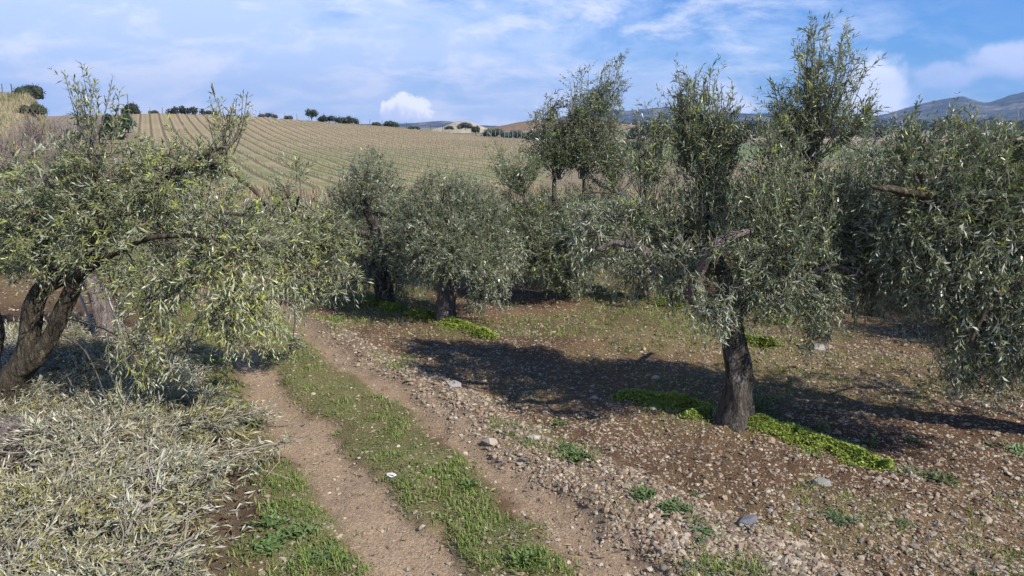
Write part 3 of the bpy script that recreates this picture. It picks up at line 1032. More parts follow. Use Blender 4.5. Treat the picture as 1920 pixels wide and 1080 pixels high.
# ------------------------------------------------------------------ fences, poles and the far house
def post_line(name, label, pts, n, h, w, colr, rail=None, cat='fence'):
    root = add(name, None, label=label, cat=cat)
    px = np.linspace(pts[0][0], pts[-1][0], n)
    xs = []
    for i, p in enumerate(px):
        r = np.interp(p, [q[0] for q in pts], [q[1] for q in pts])
        x, y = polar(p, r)
        xs.append((x, y, float(terrain(x, y))))
    xs = np.array(xs)
    me = None
    for P in xs:
        if me is None:
            V, F = box_strip(np.zeros((1, 3)), w, w, h)
            me = make_mesh('post', V, F, M_TWIG, np.tile(colr, (len(V), 1)))
        add('post', me, root, loc=P + [0, 0, -0.1], rot=(R.normal() * 0.03, R.normal() * 0.03, R.random()))
    for hh in (rail or ()):
        Q = xs + [0, 0, hh * h]
        V, F = tubes(Q[None], np.full((1, len(Q)), w * 0.12), 3)
        add('wire', make_mesh('wire', V, F, M_TWIG, np.tile((0.18, 0.18, 0.18), (len(V), 1))), root)
    return root


post_line('wire_fence', 'thin post and wire fence along the vineyard crest', [(262, 237), (480, 237), (700, 227), (830, 207)], 26, 1.9, 0.05, (0.10, 0.09, 0.08), (0.5, 0.95))
post_line('wire_fence', 'few thin fence posts standing on top of the grassy knoll', [(-60, 80), (32, 80)], 6, 1.2, 0.035, (0.10, 0.09, 0.08), (0.6, 0.95))
post_line('panel_fence', 'blue-grey fence in front of the green thicket right of the vineyard', [(905, 205), (1010, 195)], 14, 1.9, 0.05, (0.20, 0.24, 0.28), (0.3, 0.6, 0.97))
x, y = polar(245, 236)
add('pole', make_mesh('pole', *box_strip(np.zeros((1, 3)), 0.07, 0.07, 5.6), M_TWIG, np.tile((0.12, 0.10, 0.09), (8, 1))), loc=(x, y, float(terrain(x, y))),
    label='thin dark utility pole rising above the tree at the vineyard corner', cat='pole')


def far_house():
    x, y = polar(1884, 560)
    z = zat(1884, 240, 560)
    root = add('house', None, label='tiny white house with pale roof on the plain below the mountain', cat='house', loc=(x, y, z), rot=(0, 0, -0.5))
    w, d, h = 4.2, 3.0, 2.2
    P = np.array([[-w, -d, -1], [w, -d, -1], [w, d, -1], [-w, d, -1], [-w, -d, h], [w, -d, h], [w, d, h], [-w, d, h]])
    add('wall', make_mesh('wall', P, np.array([[0, 1, 5, 4], [1, 2, 6, 5], [2, 3, 7, 6], [3, 0, 4, 7]]), M_STONE, np.tile((0.62, 0.58, 0.52), (8, 1))), root)
    o = 0.3
    Q = np.array([[-w - o, -d - o, h + 0.05], [w + o, -d - o, h + 0.05], [w + o, d + o, h + 0.05], [-w - o, d + o, h + 0.05], [-w - o, 0, h + 1.3], [w + o, 0, h + 1.3]])
    F = np.array([[0, 1, 5], [0, 5, 4], [2, 3, 4], [2, 4, 5], [0, 4, 3], [1, 2, 5]])
    add('roof', make_mesh('roof', Q, F, M_STONE, np.tile((0.66, 0.60, 0.54), (6, 1))), root)
    D = np.array([[-0.5, -d - 0.04, -1], [0.6, -d - 0.04, -1], [0.6, -d - 0.04, 1.1], [-0.5, -d - 0.04, 1.1]])
    add('door', make_mesh('door', D, np.array([[0, 1, 2, 3]]), M_TWIG, np.tile((0.06, 0.05, 0.04), (4, 1))), root)
    for wx in (-2.6, 2.4):
        D = np.array([[wx - .5, -d - 0.04, 0.2], [wx + .5, -d - 0.04, 0.2], [wx + .5, -d - 0.04, 1.2], [wx - .5, -d - 0.04, 1.2]])
        add('window', make_mesh('window', D, np.array([[0, 1, 2, 3]]), M_TWIG, np.tile((0.05, 0.05, 0.06), (4, 1))), root)


far_house()


# ------------------------------------------------------------------ olive trees
def olive(label, base, trunk, limbs, lobes, shoots=(), kind='grey', leafL=0.07, bark=None, seed=1, dens=1.0, sides=26, fresh=0.05, amp=0.15, nodes=9, limb_bark=None):
    """trunk / limbs: lists of (px, py, dY, radius m); lobes: (px, py, dY, radius px, style, density); shoots: (foot px, py, dY, [(px, py, r px)...], stems, twigs)"""
    global R, SIMPLE
    R = np.random.default_rng(seed)
    bark = bark or M_BARK
    b = G(*base)
    SIMPLE = bool(b[1] > 8.0 or base[0] > 1920)
    b[2] = float(gz(b[0], b[1]))
    Y0 = b[1]
    m = np.linalg.norm(b - np.array([0, 0, CH])) / FPX
    root = add('olive_tree', None, label=label, cat='olive tree', loc=b)
    pt = lambda q: W(q[0], q[1], Y0 + q[2]) - b
    attach, parts = [], []
    if trunk:
        for k, tr in enumerate(trunk):
            P = np.array([pt(q) for q in tr])
            V, F = gnarled(P, [q[3] for q in tr], sides, 64, seed * 3 + k, amp)
            tb = MB()
            tb.add(V, F, (1, 1, 1), 0, True)
            parts.append(add('trunk', tb.mesh('trunk', bark), root))
            attach.append(catmull(P, 20)[8:])
    for k, lm in enumerate(limbs):
        P = np.array([pt(q) for q in lm])
        P = catmull(P, 2 * len(P) - 1)
        P[1:-1] += R.normal(size=P[1:-1].shape) * 0.007
        rd = np.interp(np.linspace(0, len(lm) - 1, len(P)), np.arange(len(lm)), [q[3] for q in lm]) * (1 + R.uniform(-0.10, 0.08, len(P)))
        V, F = gnarled(P, rd, 14, 44, seed * 7 + k, amp * 0.75)
        tb = MB()
        tb.add(V, F, (1, 1, 1), 0, True)
        parts.append(add('branch', tb.mesh('branch', limb_bark or bark), root))
        attach.append(catmull(P, 24)[4:])
    att = np.concatenate(attach)
    owner = np.concatenate([np.full(len(q), i) for i, q in enumerate(attach)])
    mb = MB()
    for (px, py, dY, rp, style, dn, *lk) in lobes:
        c = pt((px, py, dY))
        rad = rp * m
        # woody branchlets into the lobe
        a0 = att[np.argmin(np.linalg.norm(att - c, axis=1) + (4.0 * np.maximum(0, c[2] + 0.12 - att[:, 2]) if style == 'droop' else 0.25 * np.abs(att[:, 2] - c[2])))]
        md = (a0 + c) / 2 + R.normal(size=3) * 0.06 + [0, 0, 0.05]
        ln = np.linalg.norm(a0 - c)
        r0 = min(0.020, 0.010 + 0.008 * ln) * (0.5 if style == 'droop' else 1)
        if style == 'droop':
            md = a0 * 0.35 + c * 0.65 + R.normal(size=3) * 0.05
            md[2] = a0[2] * 0.75 + c[2] * 0.25
        V, F = tubes(catmull(np.array([a0, md, c]), 9)[None], np.linspace(r0, 0.0045, 9)[None], 5)
        mb.add(V, F, (0.085, 0.070, 0.055), 1, True)
        nb = 9
        d = rdir(nb)
        d[:, 2] = np.abs(d[:, 2]) * (1 if style != 'droop' else -0.6)
        e_ = c + d * rad * 0.8
        md = (c + e_) / 2 + R.normal(size=(nb, 3)) * 0.05
        V, F = tubes(np.stack([np.tile(c, (nb, 1)), md, e_], 1), np.tile([[0.0065, 0.0045, 0.0025]], (nb, 1)), 4)
        mb.add(V, F, (0.105, 0.09, 0.07), 1, True)
        nt = int(115 * dn * dens * (rad / 0.45) ** 2.1 * (0.07 / leafL) ** 0.9)
        d = rdir(nt)
        e_ = c + d * rad * (R.random((nt, 1)) ** 0.38)
        jit = R.normal(size=(nt, 3)) * 0.35
        if style == 'up':
            dr = unit(d * 0.45 + np.array([0, 0, 0.95]) + jit)
            bend = np.array([0, 0, 0.05]) + R.normal(size=(nt, 3)) * 0.08
        elif style == 'droop':
            dr = unit(d * 0.5 + np.array([0, 0, -0.55]) + jit)
            bend = np.array([0, 0, -0.35]) + R.normal(size=(nt, 3)) * 0.1
        else:
            dr = unit(d * 0.85 + np.array([0, 0, 0.22]) + jit)
            bend = np.array([0, 0, -0.22]) + R.normal(size=(nt, 3)) * 0.12
        L = R.uniform(0.16, 0.36, nt) * (leafL / 0.07) ** 0.5
        twigs(mb, e_ - dr * L[:, None] * 0.8, dr, L, lk[0] if lk else kind, leafL, nodes, bend, 0.0019, fresh=fresh)
    add('crown', mb.mesh('crown', [M_LEAF, M_TWIG]), root, kind='stuff')
    for (fx, fy, dY, tops, nst, ntw) in shoots:
        mb = MB()
        f = pt((fx, fy, dY))
        ia = np.argmin(np.linalg.norm(att - f, axis=1))
        a0, bough = att[ia], parts[owner[ia]]
        V, F = tubes(catmull(np.array([a0, (a0 + f) / 2 + [0.02, 0, 0.02], f]), 7)[None], np.linspace(0.017, 0.012, 7)[None], 5)
        mb.add(V, F, (0.085, 0.075, 0.06), 1, True)
        for (tx, ty, tr) in tops:
            c, rad = pt((tx, ty, dY)), tr * m
            d = rdir(nst)
            e_ = c + d * rad * [0.85, 0.6, 0.85] + [0, 0, 0.1 * rad]
            md = (f + e_) / 2 + (e_ - f) * [0.12, 0.12, -0.05] + R.normal(size=(nst, 3)) * 0.03
            Q = np.stack([catmull(np.array([f + R.normal(size=3) * [0.05, 0.05, 0.01], md[q], e_[q]]), 9) for q in range(nst)])
            V, F = tubes(Q, np.tile(np.linspace(0.0062, 0.002, 9), (nst, 1)), 4)
            mb.add(V, F, (0.12, 0.11, 0.085), 1, True)
            # side twigs leave the stems in their upper two thirds
            i = R.integers(0, nst, ntw)
            u = R.uniform(0.32, 1.0, ntw)
            k = np.minimum((u * 8).astype(int), 7)
            w_ = (u * 8 - k)[:, None]
            bs = Q[i, k] * (1 - w_) + Q[i, k + 1] * w_
            tg = unit(Q[i, k + 1] - Q[i, k])
            sd = rdir(ntw)
            dr = unit(tg * 0.65 + sd * [1.0, 1.0, 0.6] + np.array([0, 0, 0.25]))
            L = R.uniform(0.10, 0.40, ntw) * (1.15 - 0.55 * u)
            twigs(mb, bs, dr, L, kind, leafL, max(5, nodes - 3), R.normal(size=(ntw, 3)) * 0.08 + [0, 0, 0.08], 0.0018, fresh=fresh * 2)
            twigs(mb, Q[:, 2], Q[:, -1] - Q[:, 2], np.linalg.norm(Q[:, -1] - Q[:, 2], axis=1), kind, leafL, 17, None, 0.002, fresh=0.3)
        add('shoot', mb.mesh('shoot', [M_LEAF, M_TWIG]), bough)
    return root


# T6: the tree with the dark upright trunk at the right of the middle
olive('olive tree with upright dark trunk and bright clover at its foot, right of the centre', (1375, 796),
      [[(1374, 812, 0.0, 0.205), (1376, 788, 0.0, 0.170), (1381, 755, 0.0, 0.122), (1383, 700, 0.02, 0.108), (1376, 650, 0.02, 0.103), (1371, 605, 0.03, 0.104), (1368, 570, 0.05, 0.10), (1372, 545, 0.06, 0.06)]],
      [[(1368, 598, 0.05, 0.070), (1335, 588, -0.05, 0.055), (1301, 562, -0.25, 0.044), (1306, 530, -0.38, 0.043), (1318, 500, -0.45, 0.040), (1336, 470, -0.48, 0.038), (1356, 448, -0.45, 0.034), (1388, 441, -0.32, 0.026), (1420, 425, -0.1, 0.014)],
       [(1310, 568, 0.1, 0.04), (1270, 535, 0.1, 0.036), (1236, 496, 0.05, 0.032), (1212, 474, 0.0, 0.030), (1185, 460, 0.0, 0.028), (1152, 456, 0.0, 0.023), (1118, 468, 0.0, 0.014)],
       [(1372, 590, 0.06, 0.085), (1420, 545, 0.15, 0.06), (1480, 480, 0.25, 0.045), (1520, 400, 0.3, 0.034), (1530, 300, 0.3, 0.022)],
       [(1372, 575, 0.1, 0.08), (1350, 500, 0.45, 0.055), (1325, 400, 0.6, 0.04), (1310, 300, 0.6, 0.025)],
       [(1400, 560, 0.1, 0.06), (1480, 530, -0.2, 0.035), (1560, 500, -0.3, 0.020), (1610, 520, -0.3, 0.012)],
       [(1400, 565, 0.3, 0.05), (1470, 500, 0.8, 0.035), (1560, 430, 1.0, 0.022)]],
      [(1475, 395, 0.0, 105, 'up', 1.0), (1560, 420, 0.1, 95, 'out', 1.0), (1410, 400, 0.0, 85, 'up', 1.0), (1480, 490, -0.25, 100, 'out', 1.1),
       (1575, 500, 0.0, 85, 'out', 1.0), (1420, 490, 0.05, 72, 'out', 1.1), (1540, 575, -0.2, 58, 'droop', 1.2), (1610, 450, 0.2, 70, 'out', 1.0),
       (1410, 550, -0.25, 56, 'droop', 1.3), (1370, 590, -0.25, 34, 'droop', 1.2), (1335, 592, -0.5, 30, 'droop', 1.4), (1362, 605, -0.45, 26, 'droop', 1.3), (1310, 580, -0.45, 24, 'droop', 1.0), (1310, 270, 0.6, 58, 'up', 0.7), (1340, 240, 0.6, 46, 'up', 0.6), (1235, 500, -0.1, 34, 'droop', 0.9), (1340, 462, -0.62, 17, 'out', 1.2), (1308, 525, -0.6, 16, 'out', 1.2), (1190, 470, -0.15, 20, 'out', 1.0), (1372, 440, -0.5, 18, 'up', 1.0), (1640, 480, 0.1, 68, 'out', 0.9), (1660, 545, 0.2, 44, 'droop', 0.9), (1590, 385, 0.3, 68, 'up', 0.9), (1235, 465, 0.4, 58, 'out', 1.0), (1180, 515, 0.3, 46, 'droop', 1.0), (1270, 520, -0.1, 40, 'out', 1.1), (1285, 465, -0.2, 40, 'out', 1.0), (1450, 560, -0.2, 46, 'droop', 1.1), (1620, 540, 0.0, 50, 'droop', 1.0), (1530, 620, -0.2, 30, 'droop', 1.0),
       (1300, 430, 0.6, 90, 'up', 1.3), (1295, 500, 0.5, 70, 'out', 1.2), (1255, 450, 0.6, 60, 'out', 1.0), (1320, 340, 0.6, 75, 'up', 1.3), (1350, 380, 0.4, 60, 'up', 1.1),
       (1190, 405, 0.4, 56, 'out', 0.9), (1150, 410, 0.3, 60, 'out', 0.9), (1120, 460, 0.2, 60, 'droop', 1.0), (1090, 420, 0.3, 55, 'out', 0.9), (1240, 400, 0.4, 60, 'up', 0.9),
       (1500, 330, 0.2, 75, 'up', 0.9), (1570, 350, 0.3, 70, 'up', 0.9), (1440, 330, 0.1, 55, 'up', 0.8), (1640, 400, 0.4, 60, 'up', 0.8), (1260, 545, 0.4, 36, 'droop', 0.8)],
      [(1516, 305, 0.3, [(1535, 190, 95), (1545, 115, 62), (1588, 185, 62), (1490, 180, 56), (1540, 80, 40)], 11, 85),
       (1312, 330, 0.6, [(1300, 240, 66), (1325, 190, 48), (1360, 235, 50), (1290, 165, 34), (1330, 290, 60)], 10, 95),
       (1215, 390, 0.5, [(1215, 235, 36), (1195, 265, 34), (1240, 240, 26)], 6, 40),
       (1450, 320, 0.1, [(1440, 265, 34), (1475, 255, 32)], 5, 26)],
      'grey', 0.082, M_BARK, 6, 1.4, fresh=0.07, amp=0.20, limb_bark=M_BARK_RED)

# T1: the leaning forked tree at the left edge
olive('big leaning olive tree with forked mossy trunk at the left edge, yellowish leaves', (12, 790),
      [[(8, 830, 0.0, 0.165), (8, 790, 0.0, 0.150), (12, 750, 0.0, 0.138), (24, 715, 0.0, 0.128), (38, 690, 0.0, 0.105), (50, 655, 0.0, 0.086), (56, 615, 0.02, 0.082), (64, 570, 0.04, 0.080), (84, 538, 0.08, 0.074), (125, 515, 0.12, 0.066)],
       [(36, 700, -0.02, 0.085), (70, 668, -0.06, 0.072), (100, 625, -0.08, 0.064), (122, 575, -0.08, 0.066), (142, 532, -0.04, 0.062), (158, 502, 0.02, 0.05)],
       [(-14, 760, 0.1, 0.10), (-24, 690, 0.2, 0.085), (-10, 630, 0.25, 0.078), (-20, 570, 0.3, 0.06), (-40, 500, 0.3, 0.04)]],
      [[(132, 515, 0.08, 0.075), (180, 470, 0.15, 0.060), (235, 405, 0.2, 0.050), (300, 338, 0.2, 0.038), (380, 312, 0.15, 0.026), (440, 328, 0.1, 0.018), (490, 375, 0.0, 0.012), (505, 420, 0.0, 0.01)],
       [(150, 500, 0.05, 0.055), (190, 420, -0.1, 0.04), (180, 340, -0.15, 0.028), (165, 270, -0.1, 0.016)],
       [(130, 525, 0.0, 0.05), (230, 470, -0.35, 0.024), (330, 440, -0.5, 0.018), (420, 470, -0.5, 0.012), (460, 560, -0.5, 0.006)],
       [(110, 530, 0.1, 0.05), (60, 450, 0.2, 0.035), (10, 380, 0.2, 0.022)],
       [(235, 405, 0.2, 0.04), (340, 400, 0.5, 0.022), (450, 400, 0.8, 0.015), (560, 430, 1.0, 0.010), (610, 500, 1.0, 0.006)],
       [(300, 338, 0.2, 0.02), (380, 300, 0.1, 0.012), (425, 270, 0.1, 0.007)]],
      [(120, 340, 0.0, 90, 'out', 0.75), (55, 400, 0.1, 85, 'out', 0.8), (230, 340, 0.0, 90, 'out', 0.8), (320, 330, 0.1, 85, 'out', 0.85), (390, 310, 0.1, 56, 'out', 0.6),
       (300, 440, -0.2, 95, 'out', 0.8), (180, 430, -0.1, 85, 'out', 0.85), (90, 460, 0.0, 70, 'out', 0.8), (420, 420, -0.3, 80, 'out', 0.8), (480, 470, -0.3, 62, 'out', 0.7),
       (440, 545, -0.5, 62, 'droop', 0.8, 'lime'), (475, 590, -0.5, 44, 'droop', 0.8, 'lime'), (440, 640, -0.5, 30, 'droop', 0.9, 'lime'), (400, 600, -0.5, 36, 'droop', 0.7), (340, 540, -0.4, 50, 'droop', 0.65),
       (280, 560, -0.4, 48, 'droop', 0.6), (300, 630, -0.4, 42, 'droop', 0.6, 'lime'), (350, 660, -0.4, 32, 'droop', 0.6), (270, 700, -0.4, 30, 'droop', 0.8, 'lime'), (205, 760, -0.45, 22, 'droop', 0.6, 'lime'), (230, 530, -0.3, 40, 'droop', 0.35),
       (560, 430, 0.9, 70, 'out', 0.9), (610, 480, 1.0, 58, 'out', 0.9), (545, 500, 0.8, 56, 'droop', 0.9), (600, 540, 1.0, 40, 'droop', 0.9), (650, 450, 1.1, 42, 'out', 0.7), (550, 640, -0.2, 26, 'droop', 0.5), (530, 560, 0.3, 42, 'droop', 0.7),
       (185, 290, 0.0, 42, 'up', 0.4), (20, 320, 0.1, 50, 'out', 0.45), (-40, 450, 0.1, 80, 'out', 0.8), (540, 370, 0.6, 36, 'up', 0.45), (520, 440, 0.5, 58, 'out', 0.8), (600, 420, 1.0, 54, 'out', 0.8), (640, 515, 1.0, 42, 'droop', 0.8), (500, 615, -0.3, 32, 'droop', 0.7, 'lime'), (380, 480, -0.4, 58, 'out', 0.7), (420, 590, -0.5, 40, 'droop', 0.7, 'lime'), (250, 660, -0.4, 34, 'droop', 0.5)],
      [(165, 290, -0.1, [(148, 150, 26), (200, 165, 26)], 3, 2), (190, 290, -0.1, [(232, 225, 24), (165, 150, 26)], 2, 2),
       (425, 290, 0.1, [(388, 205, 24), (462, 205, 26)], 3, 3), (400, 300, 0.1, [(430, 180, 20)], 2, 2), (560, 370, 0.6, [(560, 320, 22)], 2, 6)],
      'yellow', 0.090, M_BARK_OCHRE, 11, 1.3, fresh=0.13, amp=0.13)

# T7: the tree whose trunk stands outside the right edge
olive('dark olive tree filling the right edge, its boughs hanging almost to the ground', (2060, 830),
      [[(2060, 850, 0, 0.19), (2058, 780, 0, 0.15), (2040, 700, 0, 0.135), (2030, 620, 0, 0.13), (2020, 560, 0, 0.09)]],
      [[(2025, 570, 0, 0.09), (1980, 500, -0.1, 0.07), (1900, 465, -0.1, 0.06), (1820, 462, -0.1, 0.05), (1770, 448, 0.0, 0.04), (1720, 446, 0.1, 0.022)],
       [(1990, 500, 0.1, 0.07), (1900, 430, 0.0, 0.055), (1800, 395, -0.1, 0.046), (1740, 366, -0.15, 0.042), (1690, 356, -0.2, 0.034), (1655, 353, -0.2, 0.022), (1630, 345, -0.15, 0.009)],
       [(2030, 570, 0, 0.08), (1990, 430, 0.2, 0.05), (1940, 320, 0.2, 0.03), (1900, 260, 0.2, 0.016)],
       [(1980, 500, -0.1, 0.05), (1930, 520, -0.4, 0.035), (1860, 560, -0.5, 0.022), (1820, 640, -0.5, 0.012)]],
      [(1780, 330, 0.1, 80, 'up', 1.1), (1860, 340, 0.1, 90, 'up', 1.1), (1720, 380, 0.0, 75, 'out', 1.1), (1700, 300, 0.2, 60, 'up', 0.9), (1800, 420, 0.0, 80, 'out', 1.1), (1900, 420, 0.0, 90, 'out', 1.1),
       (1740, 470, 0.0, 70, 'droop', 1.1), (1690, 500, 0.1, 55, 'droop', 1.0), (1830, 510, -0.2, 75, 'droop', 1.1), (1910, 520, -0.2, 80, 'droop', 1.1), (1780, 560, -0.1, 62, 'droop', 1.1),
       (1870, 600, -0.3, 70, 'droop', 1.1), (1820, 650, -0.3, 56, 'droop', 1.1), (1900, 680, -0.4, 56, 'droop', 1.0), (1810, 705, -0.3, 34, 'droop', 1.0), (1950, 600, -0.4, 80, 'droop', 1.0), (1980, 380, 0.0, 110, 'out', 1.0),
       (2080, 420, 0.0, 130, 'out', 0.35), (2060, 560, -0.3, 90, 'droop', 0.35), (1930, 290, 0.2, 60, 'up', 0.8), (1670, 430, 0.1, 55, 'out', 1.0), (1700, 560, 0.0, 40, 'droop', 0.9), (1840, 280, 0.3, 50, 'up', 0.7), (2150, 500, 0.3, 130, 'out', 0.3)],
      [(1700, 310, 0.2, [(1690, 255, 32), (1735, 255, 34)], 5, 24), (1800, 310, 0.2, [(1790, 265, 34), (1840, 262, 30)], 4, 20), (1900, 300, 0.2, [(1905, 255, 26)], 4, 12)],
      'grey', 0.080, M_BARK, 17, 1.4, fresh=0.07, limb_bark=M_BARK_OCHRE)

# T3: the small tree with the stout trunk in the middle
olive('small olive tree with stout straight trunk beside the track, in the centre', (836, 600),
      [[(836, 612, 0, 0.17), (836, 595, 0, 0.145), (838, 560, 0, 0.125), (840, 525, 0, 0.115), (842, 500, 0, 0.10), (845, 485, 0, 0.06)]],
      [[(842, 500, 0, 0.07), (800, 460, 0.1, 0.05), (770, 420, 0.1, 0.03)], [(845, 495, 0, 0.07), (880, 440, 0.1, 0.045), (910, 400, 0.2, 0.025)], [(842, 495, 0, 0.045), (838, 430, 0.2, 0.025), (830, 380, 0.2, 0.012)],
       [(850, 495, 0, 0.05), (890, 500, -0.4, 0.03), (920, 530, -0.4, 0.015)]],
      [(830, 385, 0.0, 66, 'up', 1.1), (770, 410, 0.1, 64, 'out', 1.1), (885, 395, 0.1, 66, 'up', 1.1), (930, 430, 0.1, 56, 'out', 1.1), (840, 455, -0.4, 76, 'out', 1.1), (900, 480, -0.3, 60, 'out', 1.1),
       (775, 470, -0.1, 56, 'out', 1.0), (920, 540, -0.3, 40, 'droop', 1.0), (895, 560, -0.3, 26, 'droop', 0.9), (800, 500, -0.3, 42, 'droop', 1.0), (950, 480, 0.1, 46, 'droop', 1.0), (730, 460, 0.2, 46, 'out', 1.0), (860, 350, 0.1, 36, 'up', 0.8), (810, 345, 0.1, 34, 'up', 0.8)],
      (), 'grey', 0.072, M_BARK_RED, 23, 1.5, 20, 0.02)

# T4: behind it to the left
olive('olive tree with dark forked stem behind and left of the central tree', (722, 572),
      [[(722, 580, 0, 0.16), (722, 560, 0, 0.14), (716, 520, 0, 0.12), (710, 470, 0, 0.095), (704, 430, 0, 0.075), (700, 405, 0, 0.05)]],
      [[(702, 425, 0, 0.06), (680, 370, 0, 0.045), (690, 320, 0, 0.02)], [(704, 430, 0, 0.06), (730, 385, 0.1, 0.04), (750, 350, 0.1, 0.02)], [(706, 450, 0, 0.06), (660, 430, -0.2, 0.04), (630, 420, -0.2, 0.02)], [(708, 455, 0, 0.05), (740, 480, -0.2, 0.03), (745, 520, -0.2, 0.015)]],
      [(690, 325, 0.0, 48, 'up', 1.0), (660, 360, 0.1, 46, 'up', 1.0), (725, 350, 0.1, 46, 'up', 1.0), (640, 410, 0.0, 50, 'out', 1.0), (655, 460, 0.0, 50, 'out', 1.1), (740, 400, 0.2, 46, 'out', 1.0), (690, 500, 0.0, 52, 'droop', 1.1), (740, 500, 0.1, 46, 'droop', 1.1),
       (750, 540, 0.0, 30, 'droop', 1.0), (660, 530, 0.1, 40, 'droop', 1.0), (700, 400, 0.5, 50, 'out', 1.0), (610, 450, 0.2, 40, 'out', 0.9)],
      (), 'grey', 0.072, M_BARK, 29, 1.5, 18, 0.02)

# T5: behind, between the central and the right tree, with the tall shoots
olive('olive tree with tall yellow-tipped upright shoots behind the gap in the middle', (1068, 556),
      [[(1068, 562, 0, 0.15), (1068, 545, 0, 0.13), (1064, 510, 0, 0.12), (1060, 470, 0, 0.10), (1058, 440, 0, 0.06)]],
      [[(1060, 470, 0, 0.07), (1040, 420, 0, 0.05), (1040, 350, 0.1, 0.03), (1042, 300, 0.1, 0.018)], [(1060, 465, 0, 0.06), (1090, 400, 0.1, 0.045), (1095, 330, 0.1, 0.02)], [(1060, 470, 0, 0.06), (1010, 430, -0.2, 0.04), (980, 360, -0.2, 0.02), (975, 320, -0.2, 0.012)],
       [(1062, 470, 0, 0.05), (1100, 450, -0.4, 0.035), (1130, 400, -0.5, 0.02)]],
      [(1000, 420, 0.0, 74, 'out', 1.1), (1050, 400, 0.0, 60, 'up', 1.0), (1100, 400, 0.2, 60, 'up', 1.0), (1030, 465, -0.4, 76, 'out', 1.2), (1095, 465, -0.4, 72, 'out', 1.2), (1120, 430, -0.6, 58, 'out', 1.0), (955, 450, -0.2, 50, 'out', 1.0), (1075, 515, -0.2, 46, 'droop', 1.2), (990, 485, -0.2, 56, 'droop', 1.0), (1150, 440, 0.2, 50, 'out', 1.0), (1130, 380, 0.3, 46, 'up', 1.0), (970, 390, -0.2, 46, 'out', 1.0), (1060, 545, -0.2, 24, 'droop', 1.0), (1180, 400, 0.4, 46, 'up', 0.9), (1035, 255, 0.1, 48, 'out', 0.75), (1085, 215, 0.1, 46, 'out', 0.7), (1125, 185, 0.1, 42, 'out', 0.7), (1110, 270, 0.1, 54, 'out', 0.75), (1065, 290, 0.1, 48, 'out', 0.75), (1150, 300, 0.2, 46, 'out', 0.6), (1010, 285, 0.0, 40, 'out', 0.6), (1150, 240, 0.2, 40, 'out', 0.5), (1040, 200, 0.1, 30, 'out', 0.4)],
      [(1042, 335, 0.1, [(1030, 230, 48), (1060, 210, 48), (1035, 275, 52), (1075, 255, 46)], 9, 85), (1096, 335, 0.1, [(1090, 175, 44), (1130, 165, 50), (1115, 235, 62), (1148, 128, 26), (1080, 270, 46)], 9, 85),
       (978, 365, -0.2, [(945, 300, 42), (985, 310, 34), (960, 335, 40)], 7, 60), (1160, 365, 0.3, [(1150, 270, 40), (1190, 270, 36), (1130, 310, 40)], 6, 50)],
      'grey', 0.076, M_BARK, 31, 1.45, 18, 0.06)

# T2: left, behind the big leaning tree
olive('olive tree with grey-red slanting trunk behind the left pile of cut branches', (206, 652),
      [[(208, 664, 0, 0.15), (204, 640, 0, 0.125), (196, 600, 0, 0.105), (182, 555, 0.02, 0.095), (168, 515, 0.05, 0.085), (160, 480, 0.05, 0.06)]],
      [[(168, 515, 0.05, 0.06), (120, 450, 0.1, 0.04), (60, 400, 0.1, 0.02)], [(165, 505, 0.05, 0.06), (220, 440, 0.1, 0.04), (280, 390, 0.1, 0.02)], [(162, 490, 0.05, 0.05), (160, 420, 0.3, 0.03), (150, 360, 0.3, 0.015)]],
      [(60, 420, 0.1, 60, 'out', 0.9), (120, 400, 0.1, 60, 'out', 0.9), (200, 400, 0.1, 60, 'up', 0.9), (270, 400, 0.1, 56, 'out', 0.9), (150, 460, 0.0, 50, 'out', 0.8), (10, 450, 0.2, 56, 'out', 0.9), (320, 440, 0.1, 46, 'droop', 0.8), (-50, 470, 0.2, 60, 'out', 0.9)],
      (), 'grey', 0.076, M_BARK_RED, 37, 0.9, 18, 0.03)

# further rows of the grove
far_olives = [
    ('olive tree deep in the grove behind the right tree, its dark skirt near the ground', (1205, 560), 150, 120, 41, 'dark'),
    ('olive tree behind the gap between the right tree and the right edge', (1640, 588), 190, 330, 43, 'grey'),
    ('olive tree in the far row behind the central tree', (905, 505), 130, 150, 47, 'grey'),
    ('olive tree in the far row behind the left tree, past the track end', (455, 470), 110, 90, 53, 'grey'),
    ('olive tree in the far row near the left edge', (60, 505), 170, 130, 59, 'grey'),
    ('olive tree in the far row behind the right tree', (1400, 510), 150, 160, 61, 'grey'),
    ('olive tree in the far row behind the right edge tree', (1830, 540), 190, 230, 67, 'dark'),
    ('olive tree in the far row right of the centre', (1190, 500), 130, 120, 71, 'grey'),
    ('olive tree just outside the right edge, farther back than the hanging boughs', (2110, 668), 270, 330, 79, 'grey'),
    ('olive tree of the next row beyond the right edge', (1985, 592), 230, 260, 83, 'grey'),
    ('olive tree in the far row behind the forked stem', (640, 492), 110, 120, 73, 'grey'),
]
